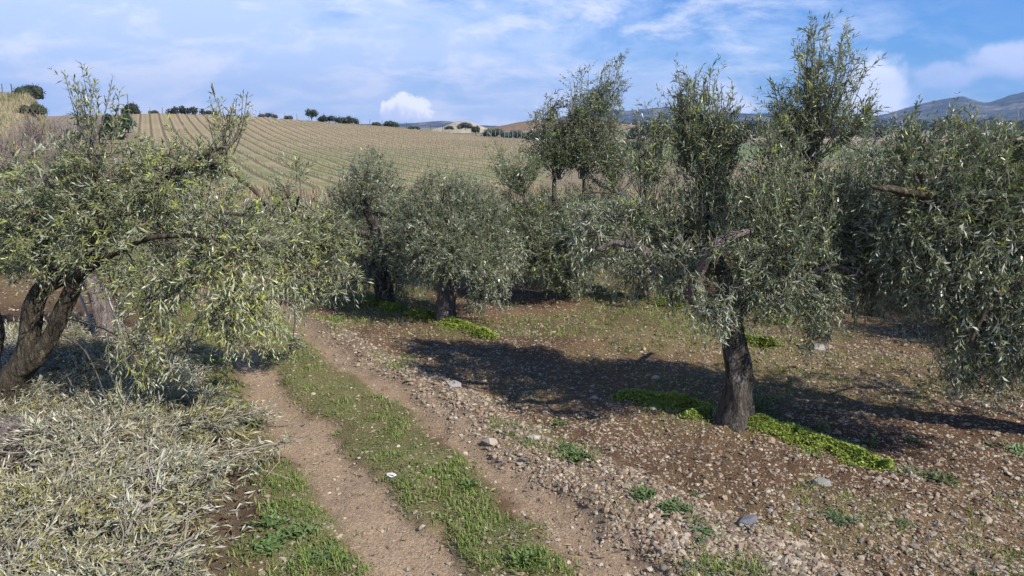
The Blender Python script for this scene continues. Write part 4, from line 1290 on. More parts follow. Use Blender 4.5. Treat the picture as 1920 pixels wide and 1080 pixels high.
for lab, (bx, by), w_, h_, sd, kd in far_olives:
    rg = np.random.default_rng(sd)
    lob = []
    for q in range(13):
        th = rg.uniform(0, 6.28)
        rr = rg.uniform(0.15, 0.42)
        hy = rg.uniform(0.32, 0.95)
        lob.append((bx + math.cos(th) * rr * w_ * (1.15 - 0.5 * hy), by - hy * h_, math.sin(th) * rr * 1.6, w_ * rg.uniform(0.17, 0.24), 'up' if hy > 0.65 else ('out' if hy > 0.45 else 'droop'), 1.0))
    olive(lab, (bx, by), [[(bx, by + 8, 0, 0.15), (bx, by - 0.06 * h_, 0, 0.12), (bx + 4, by - 0.2 * h_, 0, 0.10), (bx + 2, by - 0.36 * h_, 0, 0.07)]],
          [[(bx + 2, by - 0.3 * h_, 0, 0.06), (bx - 0.2 * w_, by - 0.6 * h_, 0.1, 0.03)], [(bx + 2, by - 0.3 * h_, 0, 0.06), (bx + 0.2 * w_, by - 0.6 * h_, 0.1, 0.03)], [(bx, by - 0.3 * h_, 0, 0.05), (bx, by - 0.75 * h_, 0.3, 0.02)]],
          lob, (), kd, 0.092, M_BARK, sd, 0.85, 12, 0.03, nodes=8)
R = np.random.default_rng(99)
SIMPLE = False


# ------------------------------------------------------------------ ladder behind the leaning tree
def ladder():
    Y = G(206, 652)[1] + 0.22
    f0, t0 = W(182, 622, Y), W(148, 548, Y - 0.05)
    f0[2] = float(gz(f0[0], f0[1]))
    root = add('ladder', None, label='pale metal ladder leaning beside the slanting trunk at left', cat='ladder', loc=f0)
    d = t0 - f0
    mat = M_METAL
    off = np.array([0.22, 0.16, 0.02])
    for o in (np.zeros(3), off):
        V, F = tubes(np.array([[o, o + d * 0.5, o + d * 1.05]]), np.full((1, 3), 0.018), 6)
        add('rail', make_mesh('rail', V, F, mat, np.tile((0.5, 0.5, 0.5), (len(V), 1)), smooth=True), root)
    for k in np.arange(0.15, 1.0, 0.31):
        V, F = tubes(np.array([[d * k, d * k + off * 0.5, d * k + off]]), np.full((1, 3), 0.009), 6)
        add('rung', make_mesh('rung', V, F, mat, np.tile((0.5, 0.5, 0.5), (len(V), 1)), smooth=True), root)


m_, t_, b_s, o_ = material('dull_metal')
nz = t_.noise(t_.node('ShaderNodeTexCoord').outputs['Object'], 20, 4)
t_.put(b_s.inputs['Base Color'], t_.mix(nz, (0.36, 0.36, 0.36), (0.56, 0.56, 0.55)))
b_s.inputs['Metallic'].default_value = 0.4
b_s.inputs['Roughness'].default_value = 0.5
M_METAL = m_
ladder()


# sawn stump at the lower left
def stump():
    b = G(22, 862)
    b[2] = float(gz(b[0], b[1]))
    root = add('tree_stump', None, label='grey-brown weathered wood stump among cut branches at the left edge', cat='stump', loc=b)
    V, F = gnarled(np.array([[0, 0, -0.1], [0.0, 0, 0.06], [0.01, 0, 0.18], [0.0, 0.01, 0.32]]), [0.16, 0.13, 0.12, 0.11], 26, 26, 5, 0.2)
    tb = MB()
    tb.add(V, F, (1, 1, 1), 0, True)
    add('trunk', tb.mesh('trunk', M_BARK_RED), root)


stump()


# ------------------------------------------------------------------ heap of cut branches
STUMP = G(24, 862)


def heap_h(x, y):
    rl, rr, mid, left, grav, pile = masks(x, y)
    return pile * (0.03 + 0.22 * fbm(x * 0.9, y * 0.9, 91, 3))


def branch_mesh(seed):
    global R, CUT_TINT
    R = np.random.default_rng(seed)
    CUT_TINT = np.array([(1, 1, 1), (1.05, 0.98, 0.60), (0.72, 0.74, 0.72), (0.95, 0.84, 0.78), (1.1, 1.05, 1.05), (0.66, 0.66, 0.52)][seed % 6])
    mb = MB()
    L = R.uniform(0.7, 1.2)
    P = catmull(np.array([[-L / 2, 0, 0.0], [-L * 0.15, R.normal() * 0.08, 0.06], [L * 0.2, R.normal() * 0.08, 0.06], [L / 2, R.normal() * 0.12, 0.02]]), 12)
    V, F = tubes(P[None], np.linspace(R.uniform(0.006, 0.012), 0.003, 12)[None], 6)
    mb.add(V, F, np.array([0.21, 0.185, 0.155]), 1, True)
    nt = 26
    u = R.uniform(0.15, 1.0, nt)
    k = np.minimum((u * 11).astype(int), 10)
    tg = unit(P[k + 1] - P[k])
    sd = rdir(nt) * [1, 1, 0.55]
    dr = unit(tg * 0.8 + sd * 0.8 + [0, 0, 0.06])
    twigs(mb, P[k], dr, R.uniform(0.16, 0.38, nt), 'cut', 0.092, 8, np.tile([0, 0, -0.10], (nt, 1)), 0.0026, width=0.15, fresh=0.01)
    nb = 7
    kb = R.integers(1, 10, nb)
    db = unit(rdir(nb) * [1, 1, 0.4] + [0.3, 0, 0.1]) * R.uniform(0.15, 0.4, (nb, 1))
    V, F = tubes(np.stack([P[kb], P[kb] + db * 0.5 + R.normal(size=(nb, 3)) * 0.02, P[kb] + db], 1), np.tile([[0.004, 0.003, 0.002]], (nb, 1)), 4)
    mb.add(V, F, np.array([0.27, 0.235, 0.185]), 1, True)
    return mb.mesh('cut_branch', [M_CUT, M_TWIG])


def build_heap():
    global R
    global CUT_TINT
    vs = [branch_mesh(500 + i) for i in range(18)]
    CUT_TINT = np.array([0.75, 0.62, 0.52])  # loose leaves tinted darker, painting shade into the gaps of the heap
    R = np.random.default_rng(123)
    n = 0
    x0, x1 = -7.5, -0.5
    pts = []
    while n < 290:
        x, y = R.uniform(x0, x1), R.uniform(2.9, PILE_Y + 0.6)
        rl, rr, mid, left, grav, pile = masks(np.array([x]), np.array([y]))
        pe = masks(np.array([x + 0.62]), np.array([y]))[5][0]
        if pile[0] < 0.55 or (pe < 0.3 and R.random() < 0.88) or x / y < -0.86 or x / y > 0.3:
            continue
        if abs(x - STUMP[0]) < 0.45 and -0.75 < y - STUMP[1] < 0.35:
            continue
        if R.random() > (1.0 if y < 6.5 else 0.55):
            continue
        pts.append((x, y))
        n += 1
    for i, (x, y) in enumerate(pts):
        g = float(gz(x, y))
        z = g + float(heap_h(np.array([x]), np.array([y]))[0]) * R.uniform(0.25, 1.0) + 0.02
        v = int(sstep(fbm(x * 1.1, y * 1.1, 95, 2), 0.25, 0.75) * 5.99)
        lab, grp = (('cut olive branch with wilting silvery leaves in the near heap at the bottom', 'cut branches at the bottom') if y < 4.6 else
                    ('cut olive branch with wilting silvery leaves in the heap before the forked trunk', 'cut branches before the forked trunk') if y < 6.3 else
                    ('cut olive branch with wilting leaves under the boughs behind the forked trunk', 'cut branches behind the forked trunk'))
        add('cut_branch', vs[(v + 6 * int(R.integers(0, 3)) + (int(R.integers(0, 6)) if R.random() < 0.4 else 0)) % 18], loc=(x, y, z), rot=(R.uniform(-0.3, 0.3), R.normal() * 0.07, R.uniform(0, 6.28)), scale=(R.uniform(0.8, 1.15),) * 3,
            label=lab, cat='branch', group=grp)
    # the loose leaf mass under and between them
    k = 18000
    x, y = R.uniform(x0, x1, k), R.uniform(2.9, PILE_Y + 0.8, k)
    rl, rr, mid, left, grav, pile = masks(x, y)
    ok = (R.random(k) < pile) & (x / y > -0.86)
    x, y = x[ok], y[ok]
    k = len(x)
    P = np.stack([x, y, gz(x, y) + 0.01 + heap_h(x, y) * R.random(k) * 0.6], -1)
    D = unit(R.normal(size=(k, 3)) * [1, 1, 0.3])
    Nn = unit(R.normal(size=(k, 3)) * 0.6 + [0, 0, 0.8]) * np.where(R.random((k, 1)) < 0.45, -1, 1)
    L = R.uniform(0.055, 0.105, k)
    mb = MB()
    V, F = leaves(P, D, Nn, L, L * 0.17, R.normal(size=k) * 0.5)
    mb.add(V, F, np.repeat(palette(k, 'cut') * R.uniform(0.5, 1.1, (k, 1)), 5, 0))
    add('fallen_leaves', mb.mesh('fallen_leaves', M_CUT), kind='stuff', label='loose wilted olive leaves between the cut branches', cat='leaves')


build_heap()


# ------------------------------------------------------------------ stones
def icosa():
    p = (1 + 5 ** 0.5) / 2
    V = np.array([[-1, p, 0], [1, p, 0], [-1, -p, 0], [1, -p, 0], [0, -1, p], [0, 1, p], [0, -1, -p], [0, 1, -p], [p, 0, -1], [p, 0, 1], [-p, 0, -1], [-p, 0, 1]], float)
    F = np.array([[0, 11, 5], [0, 5, 1], [0, 1, 7], [0, 7, 10], [0, 10, 11], [1, 5, 9], [5, 11, 4], [11, 10, 2], [10, 7, 6], [7, 1, 8], [3, 9, 4], [3, 4, 2], [3, 2, 6], [3, 6, 8], [3, 8, 9], [4, 9, 5], [2, 4, 11], [6, 2, 10], [8, 6, 7], [9, 8, 1]])
    return unit(V), F


# pebbles half sunk in the soil: a five-sided cap with a skirt below ground
OCT = (np.array([[1, 0, -0.35], [0.31, 0.95, -0.35], [-0.81, 0.59, -0.35], [-0.81, -0.59, -0.35], [0.31, -0.95, -0.35], [0.1, 0.05, 0.8]], float),
       np.array([[0, 1, 5], [1, 2, 5], [2, 3, 5], [3, 4, 5], [4, 0, 5]]))


def stone_cols(n):
    base = np.array([[0.33, 0.268, 0.192], [0.27, 0.196, 0.128], [0.25, 0.208, 0.160], [0.41, 0.345, 0.258], [0.20, 0.128, 0.084], [0.140, 0.128, 0.118], [0.285, 0.200, 0.150]])
    p = np.array([0.28, 0.20, 0.15, 0.14, 0.11, 0.04, 0.08])
    return base[R.choice(7, n, p=p)] * R.uniform(0.55, 1.08, (n, 1))


def rocks(x, y, size, shape, flat=0.55):
    V0, F0 = shape
    n, k = len(x), len(V0)
    V = V0[None] * (1 + R.normal(size=(n, k, 1)) * 0.20) + R.normal(size=(n, k, 3)) * 0.10
    sc = np.stack([R.uniform(0.75, 1.35, n), R.uniform(0.6, 1.0, n), R.uniform(0.35, 0.9, n) * flat * 1.5], -1)
    V = V * sc[:, None] * size[:, None, None] * 0.5
    t = R.uniform(0, 6.28, n)
    ct, st = np.cos(t)[:, None], np.sin(t)[:, None]
    tilt = R.normal(size=(n, 1)) * 0.3
    X, Yv, Z = V[..., 0], V[..., 1], V[..., 2]
    Yv, Z = Yv * np.cos(tilt) - Z * np.sin(tilt), Yv * np.sin(tilt) + Z * np.cos(tilt)
    V = np.stack([X * ct - Yv * st + x[:, None], X * st + Yv * ct + y[:, None], Z + (gz(x, y) + size * sc[:, 2] * 0.10)[:, None]], -1)
    F = (np.arange(n)[:, None, None] * k + F0[None]).reshape(-1, 3)
    return V.reshape(-1, 3), F, np.repeat(stone_cols(n), k, 0)


def stone_density(x, y):
    rl, rr, mid, left, grav, pile = masks(x, y)
    patch = sstep(fbm(x * 1.2, y * 1.2, 61), 0.35, 0.65)
    soil = (1 - np.clip(rl + rr + mid + left + pile, 0, 1)) * (x > RUT_RR(y) - 0.1)
    lit = np.clip(0.40 + 0.42 * patch, 0, 1) * soil
    return np.clip(lit + 0.85 * grav * (0.4 + 0.6 * patch) + 0.30 * rr + 0.12 * rl + 0.16 * mid + 0.10 * left, 0, 1) * (1 - pile)


def build_stones():
    def sample(k, ymax, power=1.0):
        y = 2.9 + (ymax - 2.9) * R.random(k) ** power
        s = R.uniform(-0.80, 0.86, k)
        x = y * s
        w = stone_density(x, y) * (y / ymax) ** 0.0
        return x, y, w
    mb = MB()
    x, y, w = sample(125000, 11.0, 1.3)
    ok = R.random(len(x)) < w
    x, y = x[ok], y[ok]
    n = len(x)
    rl, rr, mid, left, grav, pile = masks(x, y)
    size = np.clip(R.lognormal(math.log(0.019), 0.42, n) * (1 + 0.5 * grav) * (1 - 0.35 * np.clip(rl + rr, 0, 1)), 0.007, 0.05)
    V, F, C = rocks(x, y, size, OCT)
    mb.add(V, F, C)
    x, y, w = sample(34000, 9.5, 1.4)
    ok = R.random(len(x)) < w * 0.8
    x, y = x[ok], y[ok]
    n2 = len(x)
    rl, rr, mid, left, grav, pile = masks(x, y)
    size = np.clip(R.lognormal(math.log(0.030), 0.28, n2) * (1 + 0.35 * grav), 0.018, 0.06)
    vi, fi = icosa()
    V, F, C = rocks(x, y, size, (vi, fi[vi[fi].mean(1)[:, 2] > -0.45]))
    mb.add(V, F, C)
    # coarser clods and stones deeper in the grove
    y = R.uniform(10, 22, 9000)
    x = y * R.uniform(-0.85, 0.9, 9000)
    ok = R.random(9000) < (0.25 + 0.6 * sstep(fbm(x, y, 62), 0.4, 0.6))
    x, y = x[ok], y[ok]
    V, F, C = rocks(x, y, R.uniform(0.03, 0.07, len(x)), OCT)
    mb.add(V, F, C)
    add('gravel', mb.mesh('gravel', M_STONE), kind='stuff', label='small pale stones strewn over the soil and along the track', cat='gravel')
    # the stones that show largest, one by one
    shapes = []
    Vi, Fi = icosa()
    for i in range(14):
        V = Vi * (1 + R.normal(size=(12, 1)) * 0.16) + R.normal(size=(12, 3)) * 0.07
        V = V * [R.uniform(0.9, 1.3), R.uniform(0.65, 0.95), R.uniform(0.35, 0.65)] * 0.5
        shapes.append(make_mesh('stone', V, Fi, M_STONE, np.tile(stone_cols(1), (12, 1))))
    cnt = 0
    while cnt < 285:
        y = 3.0 + 7.0 * R.random() ** 1.5
        x = y * R.uniform(-0.15, 0.82)
        w = float(stone_density(np.array([x]), np.array([y]))[0])
        if R.random() > w:
            continue
        rl, rr, mid, left, grav, pile = [float(v[0]) for v in masks(np.array([x]), np.array([y]))]
        s = float(np.clip(R.lognormal(math.log(0.052), 0.22), 0.04, 0.09))
        if grav > 0.5:
            lab, grp = 'pale angular stone in the band of gravel along the right rut of the track', 'stones in the gravel band'
        elif rl + rr + mid + left > 0.5:
            lab, grp = 'pale stone lying on the dirt track', 'stones on the track'
        else:
            lab, grp = 'pale stone lying loose on the brown ploughed soil of the grove', 'stones on the grove soil'
        add('stone', shapes[cnt % 14], loc=(x, y, float(gz(x, y)) + s * 0.06), rot=(R.normal() * 0.25, R.normal() * 0.25, R.uniform(0, 6.28)), scale=(s, s, s), label=lab, cat='stone', group=grp)
        cnt += 1
    for px, py, s, c, lab in [(1402, 992, 0.15, (0.115, 0.115, 0.13), 'flat dark slate-coloured stone near the lower right gravel'),
                              (1540, 905, 0.15, (0.20, 0.19, 0.17), 'large grey stone below the clover of the right tree'),
                              (922, 835, 0.14, (0.36, 0.30, 0.24), 'large pale stone on the right edge of the track'),
                              (1535, 655, 0.20, (0.26, 0.24, 0.22), 'grey stone on the shaded soil right of the dark upright trunk'),
                              (1550, 652, 0.14, (0.36, 0.25, 0.20), 'pinkish stone touching the grey stone on the shaded soil'),
                              (734, 896, 0.08, (0.62, 0.60, 0.58), 'small white stone on the left edge of the grass strip'),
                              (1000, 833, 0.11, (0.33, 0.30, 0.26), 'grey pointed stone right of the large pale track stone'),
                              (853, 734, 0.15, (0.30, 0.27, 0.25), 'grey stone in the shaded gravel beside the track'),
                              (1230, 712, 0.10, (0.36, 0.32, 0.26), 'pale stone lying on lit soil left of the dark trunk')]:
        V = Vi * (1 + R.normal(size=(12, 1)) * 0.13) * [1.2, 0.85, 0.55] * 0.5
        x, y, _ = G(px, py)
        add('stone', make_mesh('stone', V, Fi, M_STONE, np.tile(c, (12, 1))), loc=(x, y, float(gz(x, y)) + s * 0.07), rot=(R.normal() * 0.1, R.normal() * 0.1, R.normal() * 0.5), scale=(s, s, s), label=lab, cat='stone')


build_stones()


# ------------------------------------------------------------------ grass, clover, weeds, litter
def blades(mb, x, y, z, h, w, col, lean=0.5):
    n = len(x)
    d = unit(np.stack([R.normal(size=n), R.normal(size=n), np.zeros(n)], -1))
    s = np.stack([-d[:, 1], d[:, 0], np.zeros(n)], -1)
    P = np.stack([x, y, z], -1)
    ln = (R.random((n, 1)) * lean + 0.1)
    h, w = h[:, None], w[:, None]
    up = np.array([0, 0, 1.0])
    m = P + up * h * 0.55 + d * h * ln * 0.35
    t = P + up * h * (1 - 0.35 * ln) + d * h * ln
    V = np.stack([P - s * w, P + s * w, m + s * w * 0.8, m - s * w * 0.8, t], 1).reshape(-1, 3)
    i = np.arange(n)[:, None, None] * 5
    F = (i + np.array([[0, 1, 2], [0, 2, 3], [3, 2, 4]])[None]).reshape(-1, 3)
    mb.add(V, F, np.repeat(col, 5, 0))


def grass_cols(n):
    t = R.random((n, 1))
    c = np.array([0.120, 0.185, 0.040]) * (1 - t) + np.array([0.240, 0.290, 0.080]) * t
    k = R.random(n)
    return np.where((k < 0.12)[:, None], np.array([0.30, 0.25, 0.13]), c) * R.uniform(0.75, 1.2, (n, 1))


def build_grass():
    mb = MB()
    k = 360000
    y = 2.9 + 9 * R.random(k) ** 1.3
    x = y * R.uniform(-0.75, 0.85, k)
    g = grass_cover(x, y)
    cl = sstep(fbm(x * 5, y * 5, 83, 3), 0.36, 0.62)
    ok = R.random(k) < g * (0.38 + 0.62 * cl)
    x, y = x[ok], y[ok]
    n = len(x)
    h = R.uniform(0.012, 0.040, n) * (0.6 + 0.9 * cl[ok])
    blades(mb, x, y, gz(x, y) - 0.003, h, h * 0.06 + 0.0012, grass_cols(n), 0.9)
    # low broad-leaved herbs in the sward
    k = 60000
    y = 2.9 + 7 * R.random(k) ** 1.2
    x = y * R.uniform(-0.75, 0.6, k)
    cl = sstep(fbm(x * 3.3 + 5, y * 3.3, 84, 3), 0.50, 0.68)
    ok = R.random(k) < grass_cover(x, y) * cl
    x, y = x[ok], y[ok]
    n = len(x)
    D = unit(np.stack([R.normal(size=n), R.normal(size=n), np.full(n, 0.25)], -1))
    V, F = leaves(np.stack([x, y, gz(x, y) + R.uniform(0.0, 0.025, n)], -1), D, np.tile([0, 0, 1.0], (n, 1)), R.uniform(0.015, 0.04, n), R.uniform(0.006, 0.014, n), R.normal(size=n) * 0.3, simple=True)
    mb.add(V, F, np.repeat(np.array([0.095, 0.150, 0.045]) * R.uniform(0.7, 1.5, (n, 1)), 4, 0))
    # grass under the trees deeper in the grove
    k = 60000
    y = R.uniform(9, 20, k)
    x = y * R.uniform(-0.8, 0.85, k)
    ok = R.random(k) < grass_cover(x, y) * 0.5
    x, y = x[ok], y[ok]
    n = len(x)
    h = R.uniform(0.04, 0.10, n)
    blades(mb, x, y, gz(x, y) - 0.003, h, h * 0.05 + 0.003, grass_cols(n), 0.9)
    add('grass', mb.mesh('grass', M_GRASS), kind='stuff', label='short green grass and herbs between the wheel ruts', cat='grass')
    # dry straw and twigs on the soil
    mb = MB()
    k = 26000
    y = 2.9 + 12 * R.random(k) ** 1.3
    x = y * R.uniform(-0.8, 0.85, k)
    rl, rr, mid, left, grav, pile = masks(x, y)
    ok = R.random(k) < (0.5 - 0.25 * (rl + rr)) * (0.3 + 0.7 * sstep(fbm(x * 0.9, y * 0.9, 85), 0.4, 0.6))
    x, y = x[ok], y[ok]
    n = len(x)
    D = unit(np.stack([R.normal(size=n), R.normal(size=n), R.normal(size=n) * 0.12 + 0.05], -1))
    Nn = unit(R.normal(size=(n, 3)) * 0.4 + [0, 0, 1])
    L = R.uniform(0.03, 0.085, n)
    V, F = leaves(np.stack([x, y, gz(x, y) + 0.008], -1), D, Nn, L, L * R.uniform(0.06, 0.2, n), R.normal(size=n) * 0.4, simple=True)
    c = np.where(R.random((n, 1)) < 0.5, np.array([0.30, 0.24, 0.16]), np.array([0.16, 0.105, 0.065])) * R.uniform(0.6, 1.25, (n, 1))
    mb.add(V, F, np.repeat(c, 4, 0))
    add('leaf_litter', mb.mesh('leaf_litter', M_DRY), kind='stuff', label='dry straw and fallen leaves scattered on the brown soil', cat='litter')
    # tall dry grass beyond the grove
    mb = MB()
    k = 30000
    r = R.uniform(20, 56, k)
    a = R.uniform(-0.72, 0.72, k)
    x, y = r * np.sin(a), r * np.cos(a)
    cl = sstep(fbm(x * 0.35, y * 0.35, 86), 0.35, 0.6)
    ok = R.random(k) < (0.15 + 0.85 * cl)
    x, y, cl, r = x[ok], y[ok], cl[ok], r[ok]
    n = len(x)
    h = R.uniform(0.25, 0.75, n) * (0.6 + 0.6 * cl)
    c = np.array([0.270, 0.205, 0.135]) * R.uniform(0.6, 1.3, (n, 1))
    c = np.where(R.random((n, 1)) < 0.22, np.array([0.13, 0.14, 0.06]), c)
    blades(mb, x, y, terrain(x, y) - 0.02, h, 0.008 + r * 0.00022, c, 0.55)
    add('dry_grass', mb.mesh('dry_grass', M_DRY), kind='stuff', label='tall dry pinkish-brown grass between the grove and the vineyard', cat='dry grass')
    # straw-coloured grass on the knoll
    mb = MB()
    k = 17000
    r = R.uniform(42, 90, k)
    a = R.uniform(azp(-250), azp(125), k)
    x, y = r * np.sin(a), r * np.cos(a)
    h = R.uniform(0.2, 0.6, k)
    c = np.array([0.270, 0.225, 0.140]) * R.uniform(0.5, 1.3, (k, 1))
    c = np.where((R.random(k) < 0.4)[:, None], np.array([0.150, 0.160, 0.070]), c)
    blades(mb, x, y, terrain(x, y) - 0.02, h, 0.02 + 0 * h, c, 0.6)
    add('knoll_grass', mb.mesh('knoll_grass', M_DRY), kind='stuff', label='pale straw-coloured grass covering the knoll at left', cat='dry grass')


build_grass()


def clover(label, pts, hgt, n, lime):
    """a low cushion of small round leaves, outline given by its (px, py, half width px) spine"""
    Q = np.array([np.append(G(p[0], p[1])[:2], 1.7 * p[2] / FPX * np.linalg.norm(G(p[0], p[1]) - [0, 0, CH])) for p in pts])
    C = catmull(Q, 40)
    i = R.choice(40, n, p=C[:, 2] ** 1.6 / np.sum(C[:, 2] ** 1.6))
    th, rr = R.uniform(0, 6.28, n), np.abs(R.normal(size=n)) * 0.66
    edge_n = 0.75 + 0.5 * vnoise(np.cos(th) * 2 + i * 0.2, np.sin(th) * 2, 7)
    x = C[i, 0] + np.cos(th) * rr * C[i, 2] * edge_n
    y = C[i, 1] + np.sin(th) * rr * C[i, 2] * edge_n * 1.0
    d = np.min(np.hypot(x[:, None] - C[None, :, 0], y[:, None] - C[None, :, 1]) / C[None, :, 2], axis=1)
    gap = fbm(x * 9, y * 9, 19, 3)
    keep = R.random(n) < np.clip(1.75 - 1.35 * d + (gap - 0.5) * 4.0, 0.05, 1)
    x, y, d = x[keep], y[keep], d[keep]
    n = len(x)
    prof = np.clip(1.3 - d, 0.06, 1.2) ** 1.6
    top = hgt * prof * (0.1 + 1.7 * fbm(x * 5, y * 5, 9, 4))
    z = gz(x, y) + top * R.random(n) ** 0.5 + 0.004
    D = unit(np.stack([R.normal(size=n), R.normal(size=n), R.normal(size=n) * 0.3 + 0.15], -1))
    Nn = unit(np.stack([R.normal(size=n) * 0.5, R.normal(size=n) * 0.5, np.ones(n)], -1))
    L = R.lognormal(math.log(0.015), 0.35, n)
    mb = MB()
    V, F = leaves(np.stack([x, y, z], -1), D, Nn, L, L * 0.85, R.normal(size=n) * 0.2, 0.1, simple=True)
    t = R.random((n, 1))
    c = (np.array([0.130, 0.215, 0.032]) * (1 - t) + np.array([0.330, 0.390, 0.070]) * t) * lime
    c = c * (0.62 + 0.75 * fbm(x * 4, y * 4, 29, 3))[:, None] + np.array([0.035, 0.022, 0.010])
    mb.add(V, F, np.repeat(c, 4, 0))
    k = n // 12
    sel = R.integers(0, n, k)
    blades(mb, x[sel], y[sel], gz(x[sel], y[sel]), np.maximum(top[sel], 0.03) * R.uniform(0.9, 1.5, k), np.full(k, 0.002), np.array([0.13, 0.20, 0.04]) * R.uniform(0.7, 1.3, (k, 1)), 0.5)
    o = np.array([C[20, 0], C[20, 1], float(gz(C[20, 0], C[20, 1]))])
    add('clover_patch', mb.mesh('clover_patch', M_GRASS, o), loc=o, kind='stuff', label=label, cat='clover')


clover('bright lime clover cushion on the sunny side of the dark upright trunk', [(1410, 802, 20), (1450, 802, 32), (1510, 820, 30), (1570, 842, 25), (1630, 866, 16), (1668, 882, 7)], 0.065, 26000, 0.95)
clover('dark green clover cushion on the shaded side of the dark upright trunk', [(1165, 745, 14), (1210, 748, 22), (1270, 757, 26), (1325, 775, 20), (1290, 790, 12)], 0.06, 18000, 0.9)
clover('bright green clover tongue right of the stout central trunk', [(838, 608, 12), (862, 612, 16), (895, 624, 15), (925, 634, 9)], 0.07, 11200, 0.9)
clover('shaded clover clump left of the stout central trunk', [(770, 590, 10), (795, 596, 14), (820, 597, 12)], 0.07, 8000, 0.9)
clover('green weed patch by the foot of the forked stem left of the centre', [(690, 560, 14), (715, 575, 18), (750, 585, 14)], 0.07, 9600, 0.9)
clover('green weed clump behind the gap between the central trees', [(1020, 526, 8), (1045, 527, 12), (1060, 528, 8)], 0.25, 3000, 1.05)
clover('green weed strip on the soil behind the dark upright trunk', [(1400, 640, 10), (1425, 645, 14), (1455, 652, 10)], 0.10, 4000, 0.9)
clover('low green weeds at the far side of the right tree crown', [(1425, 602, 8), (1450, 604, 10), (1475, 604, 6)], 0.10, 2500, 1.0)
clover('green weeds left of the right tree near the grove middle', [(1230, 572, 8), (1260, 576, 10), (1290, 580, 8)], 0.10, 2500, 0.9)


def weed(label, px, py, size, n, col, upright=0.5, flower=0):
    n, spread = int(n * 1.8), size
    size = size * 0.62
    col = np.array(col) * 0.75 + np.array([0.040, 0.035, 0.018])
    x, y, _ = G(px, py)
    z = float(gz(x, y))
    mb = MB()
    th = R.uniform(0, 6.28, n)
    el = R.uniform(0.1, 1.0, n) * upright
    D = unit(np.stack([np.cos(th), np.sin(th), el], -1))
    Nn = unit(np.stack([-np.cos(th) * el, -np.sin(th) * el, np.ones(n)], -1))
    L = size * R.uniform(0.35, 1.0, n)
    P = np.stack([R.normal(size=n) * spread * 0.34, R.normal(size=n) * spread * 0.34, R.random(n) * size * 0.25 * upright], -1)
    V, F = leaves(P, D, Nn, L, L * R.uniform(0.18, 0.42, n), R.normal(size=n) * 0.5)
    mb.add(V, F, np.repeat(np.array(col) * R.uniform(0.7, 1.35, (n, 1)), 5, 0))
    root = add('weed', None, loc=(x, y, z), label=label, cat='weed')
    add('leaves', mb.mesh('leaves', M_GRASS), root, kind='stuff')
    for q in range(flower):
        fx = R.normal(size=3) * size * 0.4
        P = np.tile([fx[0], fx[1], size * R.uniform(1.0, 1.6)], (5, 1))
        th = np.linspace(0, 6.28, 6)[:-1]
        fm = MB()
        V, F = leaves(P, np.stack([np.cos(th), np.sin(th), np.full(5, 0.5)], -1), np.tile([0, 0, 1.0], (5, 1)), np.full(5, 0.02), np.full(5, 0.013), np.full(5, 0.2))
        fm.add(V, F, (0.55, 0.50, 0.03))
        V, F = tubes(np.array([[[0, 0, 0], P[0] * 0.6, P[0]]]), np.full((1, 3), 0.0018), 3)
        fm.add(V, F, (0.12, 0.2, 0.04))
        add('flower', fm.mesh('flower', M_GRASS), root)


WG = (0.085, 0.155, 0.050)
weed('green rosette weed on the gravel just right of the track middle', 1052, 798, 0.10, 40, WG)
weed('large leafy weed in the gravel band below the centre', 1085, 868, 0.16, 70, WG, 0.7)
weed('leafy weed above the gravel band, left of the large one', 1065, 848, 0.11, 40, WG)
weed('green weed tuft in the gravel right of the grass strip', 1207, 945, 0.13, 60, WG, 0.8)
weed('broad green weed in the gravel near the bottom', 1268, 970, 0.15, 60, (0.075, 0.14, 0.045), 0.6)
weed('low weed with a round pale leaf at the bottom of the gravel', 1320, 1020, 0.13, 40, (0.11, 0.19, 0.07), 0.3)
weed('small yellow-green weed tuft above the round leaf weed', 1305, 990, 0.09, 40, (0.14, 0.17, 0.05), 0.9)
weed('bluish green rosette weed on bare soil at lower right', 1568, 975, 0.13, 36, (0.060, 0.125, 0.055), 0.35)
weed('pale green thistle rosette at the end of the lime clover cushion', 1700, 888, 0.14, 34, (0.13, 0.18, 0.09), 0.3)
weed('dark low weed right of the thistle rosette', 1765, 900, 0.16, 80, (0.075, 0.105, 0.035), 0.5)
weed('light green leafy weed at the right edge of the soil', 1905, 845, 0.20, 40, (0.12, 0.19, 0.08), 0.6)
weed('small weed on the soil under the right boughs', 1715, 828, 0.09, 30, WG)
weed('yellow-flowered weed by the lime clover cushion', 1635, 826, 0.10, 26, (0.14, 0.19, 0.05), 0.9, 3)
weed('yellow-flowered weed behind the lime clover cushion', 1540, 795, 0.12, 26, (0.14, 0.17, 0.05), 1.0, 3)
weed('tall thin weed just right of the dark upright trunk', 1432, 765, 0.20, 34, (0.12, 0.15, 0.05), 2.2)
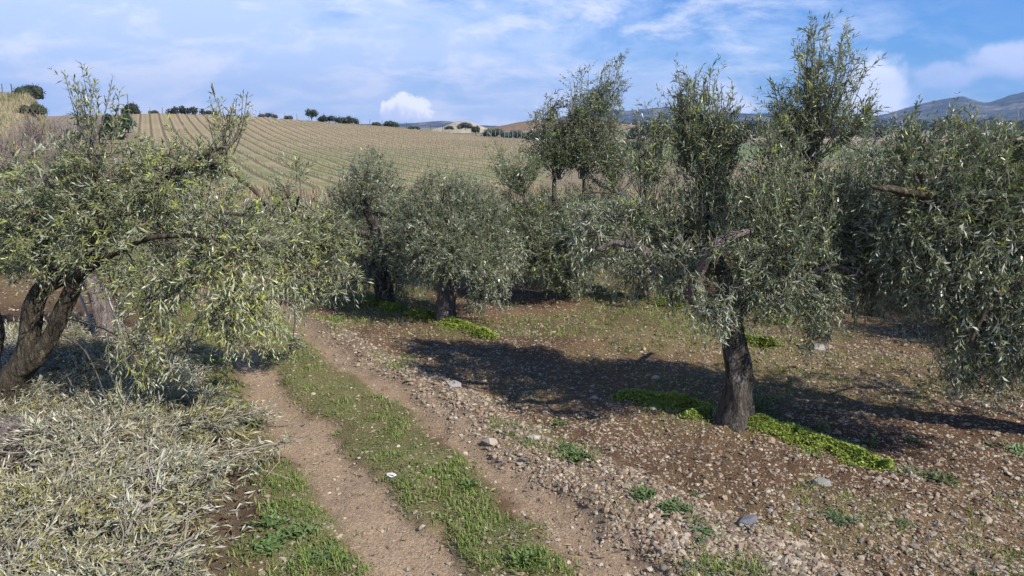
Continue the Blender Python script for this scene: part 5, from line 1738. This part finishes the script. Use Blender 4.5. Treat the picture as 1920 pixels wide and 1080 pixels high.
weed('green broadleaf weed beside the cut branches near the bottom', 512, 985, 0.14, 60, (0.085, 0.165, 0.045), 0.5)
weed('green broadleaf weed beside the cut branches, below another', 505, 1030, 0.15, 60, (0.085, 0.165, 0.045), 0.5)
weed('spiky green weed left of the left rut near the bottom', 560, 1005, 0.12, 60, (0.095, 0.165, 0.045), 0.9)
weed('dark green weed left of the left rut at the bottom', 600, 1045, 0.13, 60, (0.065, 0.13, 0.045), 0.5)
weed('grass tuft weed at the edge of the cut branches beside the track', 470, 800, 0.14, 60, (0.11, 0.16, 0.05), 1.0)
weed('green tuft in the grass strip near the bottom', 985, 1060, 0.14, 80, (0.10, 0.17, 0.04), 1.1)
weed('bright tuft in the middle of the grass strip', 880, 915, 0.11, 70, (0.11, 0.18, 0.045), 1.1)
weed('small rosette weed low on the lit soil right of centre', 1155, 640, 0.10, 30, WG)
weed('pale thistle rosette on the far soil right of the dark trunk', 1715, 637, 0.14, 30, (0.14, 0.19, 0.10), 0.4)
weed('small weed on brown soil below the dark upright trunk', 1305, 935, 0.08, 26, WG)
weed('weed rosette in the lower right soil by the edge', 1690, 985, 0.09, 26, WG)


# ------------------------------------------------------------------ the air
def build_haze():
    m = bpy.data.materials.new('haze_air')
    m.use_nodes = True
    t = m.node_tree
    t.nodes.remove(t.nodes['Principled BSDF'])
    v = t.nodes.new('ShaderNodeVolumePrincipled')
    v.inputs['Color'].default_value = (0.36, 0.57, 1.0, 1)
    v.inputs['Density'].default_value = 0.00011
    v.inputs['Anisotropy'].default_value = 0.2
    t.links.new(v.outputs[0], t.nodes['Material Output'].inputs['Volume'])
    a, z0, z1 = 7600.0, -16.0, 420.0
    V = np.array([[-a, -a, z0], [a, -a, z0], [a, a, z0], [-a, a, z0], [-a, -a, z1], [a, -a, z1], [a, a, z1], [-a, a, z1]])
    F = np.array([[0, 3, 2, 1], [4, 5, 6, 7], [0, 1, 5, 4], [1, 2, 6, 5], [2, 3, 7, 6], [3, 0, 4, 7]])
    add('haze', make_mesh('haze', V, F, m), kind='stuff', label='pale bluish air over the whole valley', cat='haze')


build_haze()
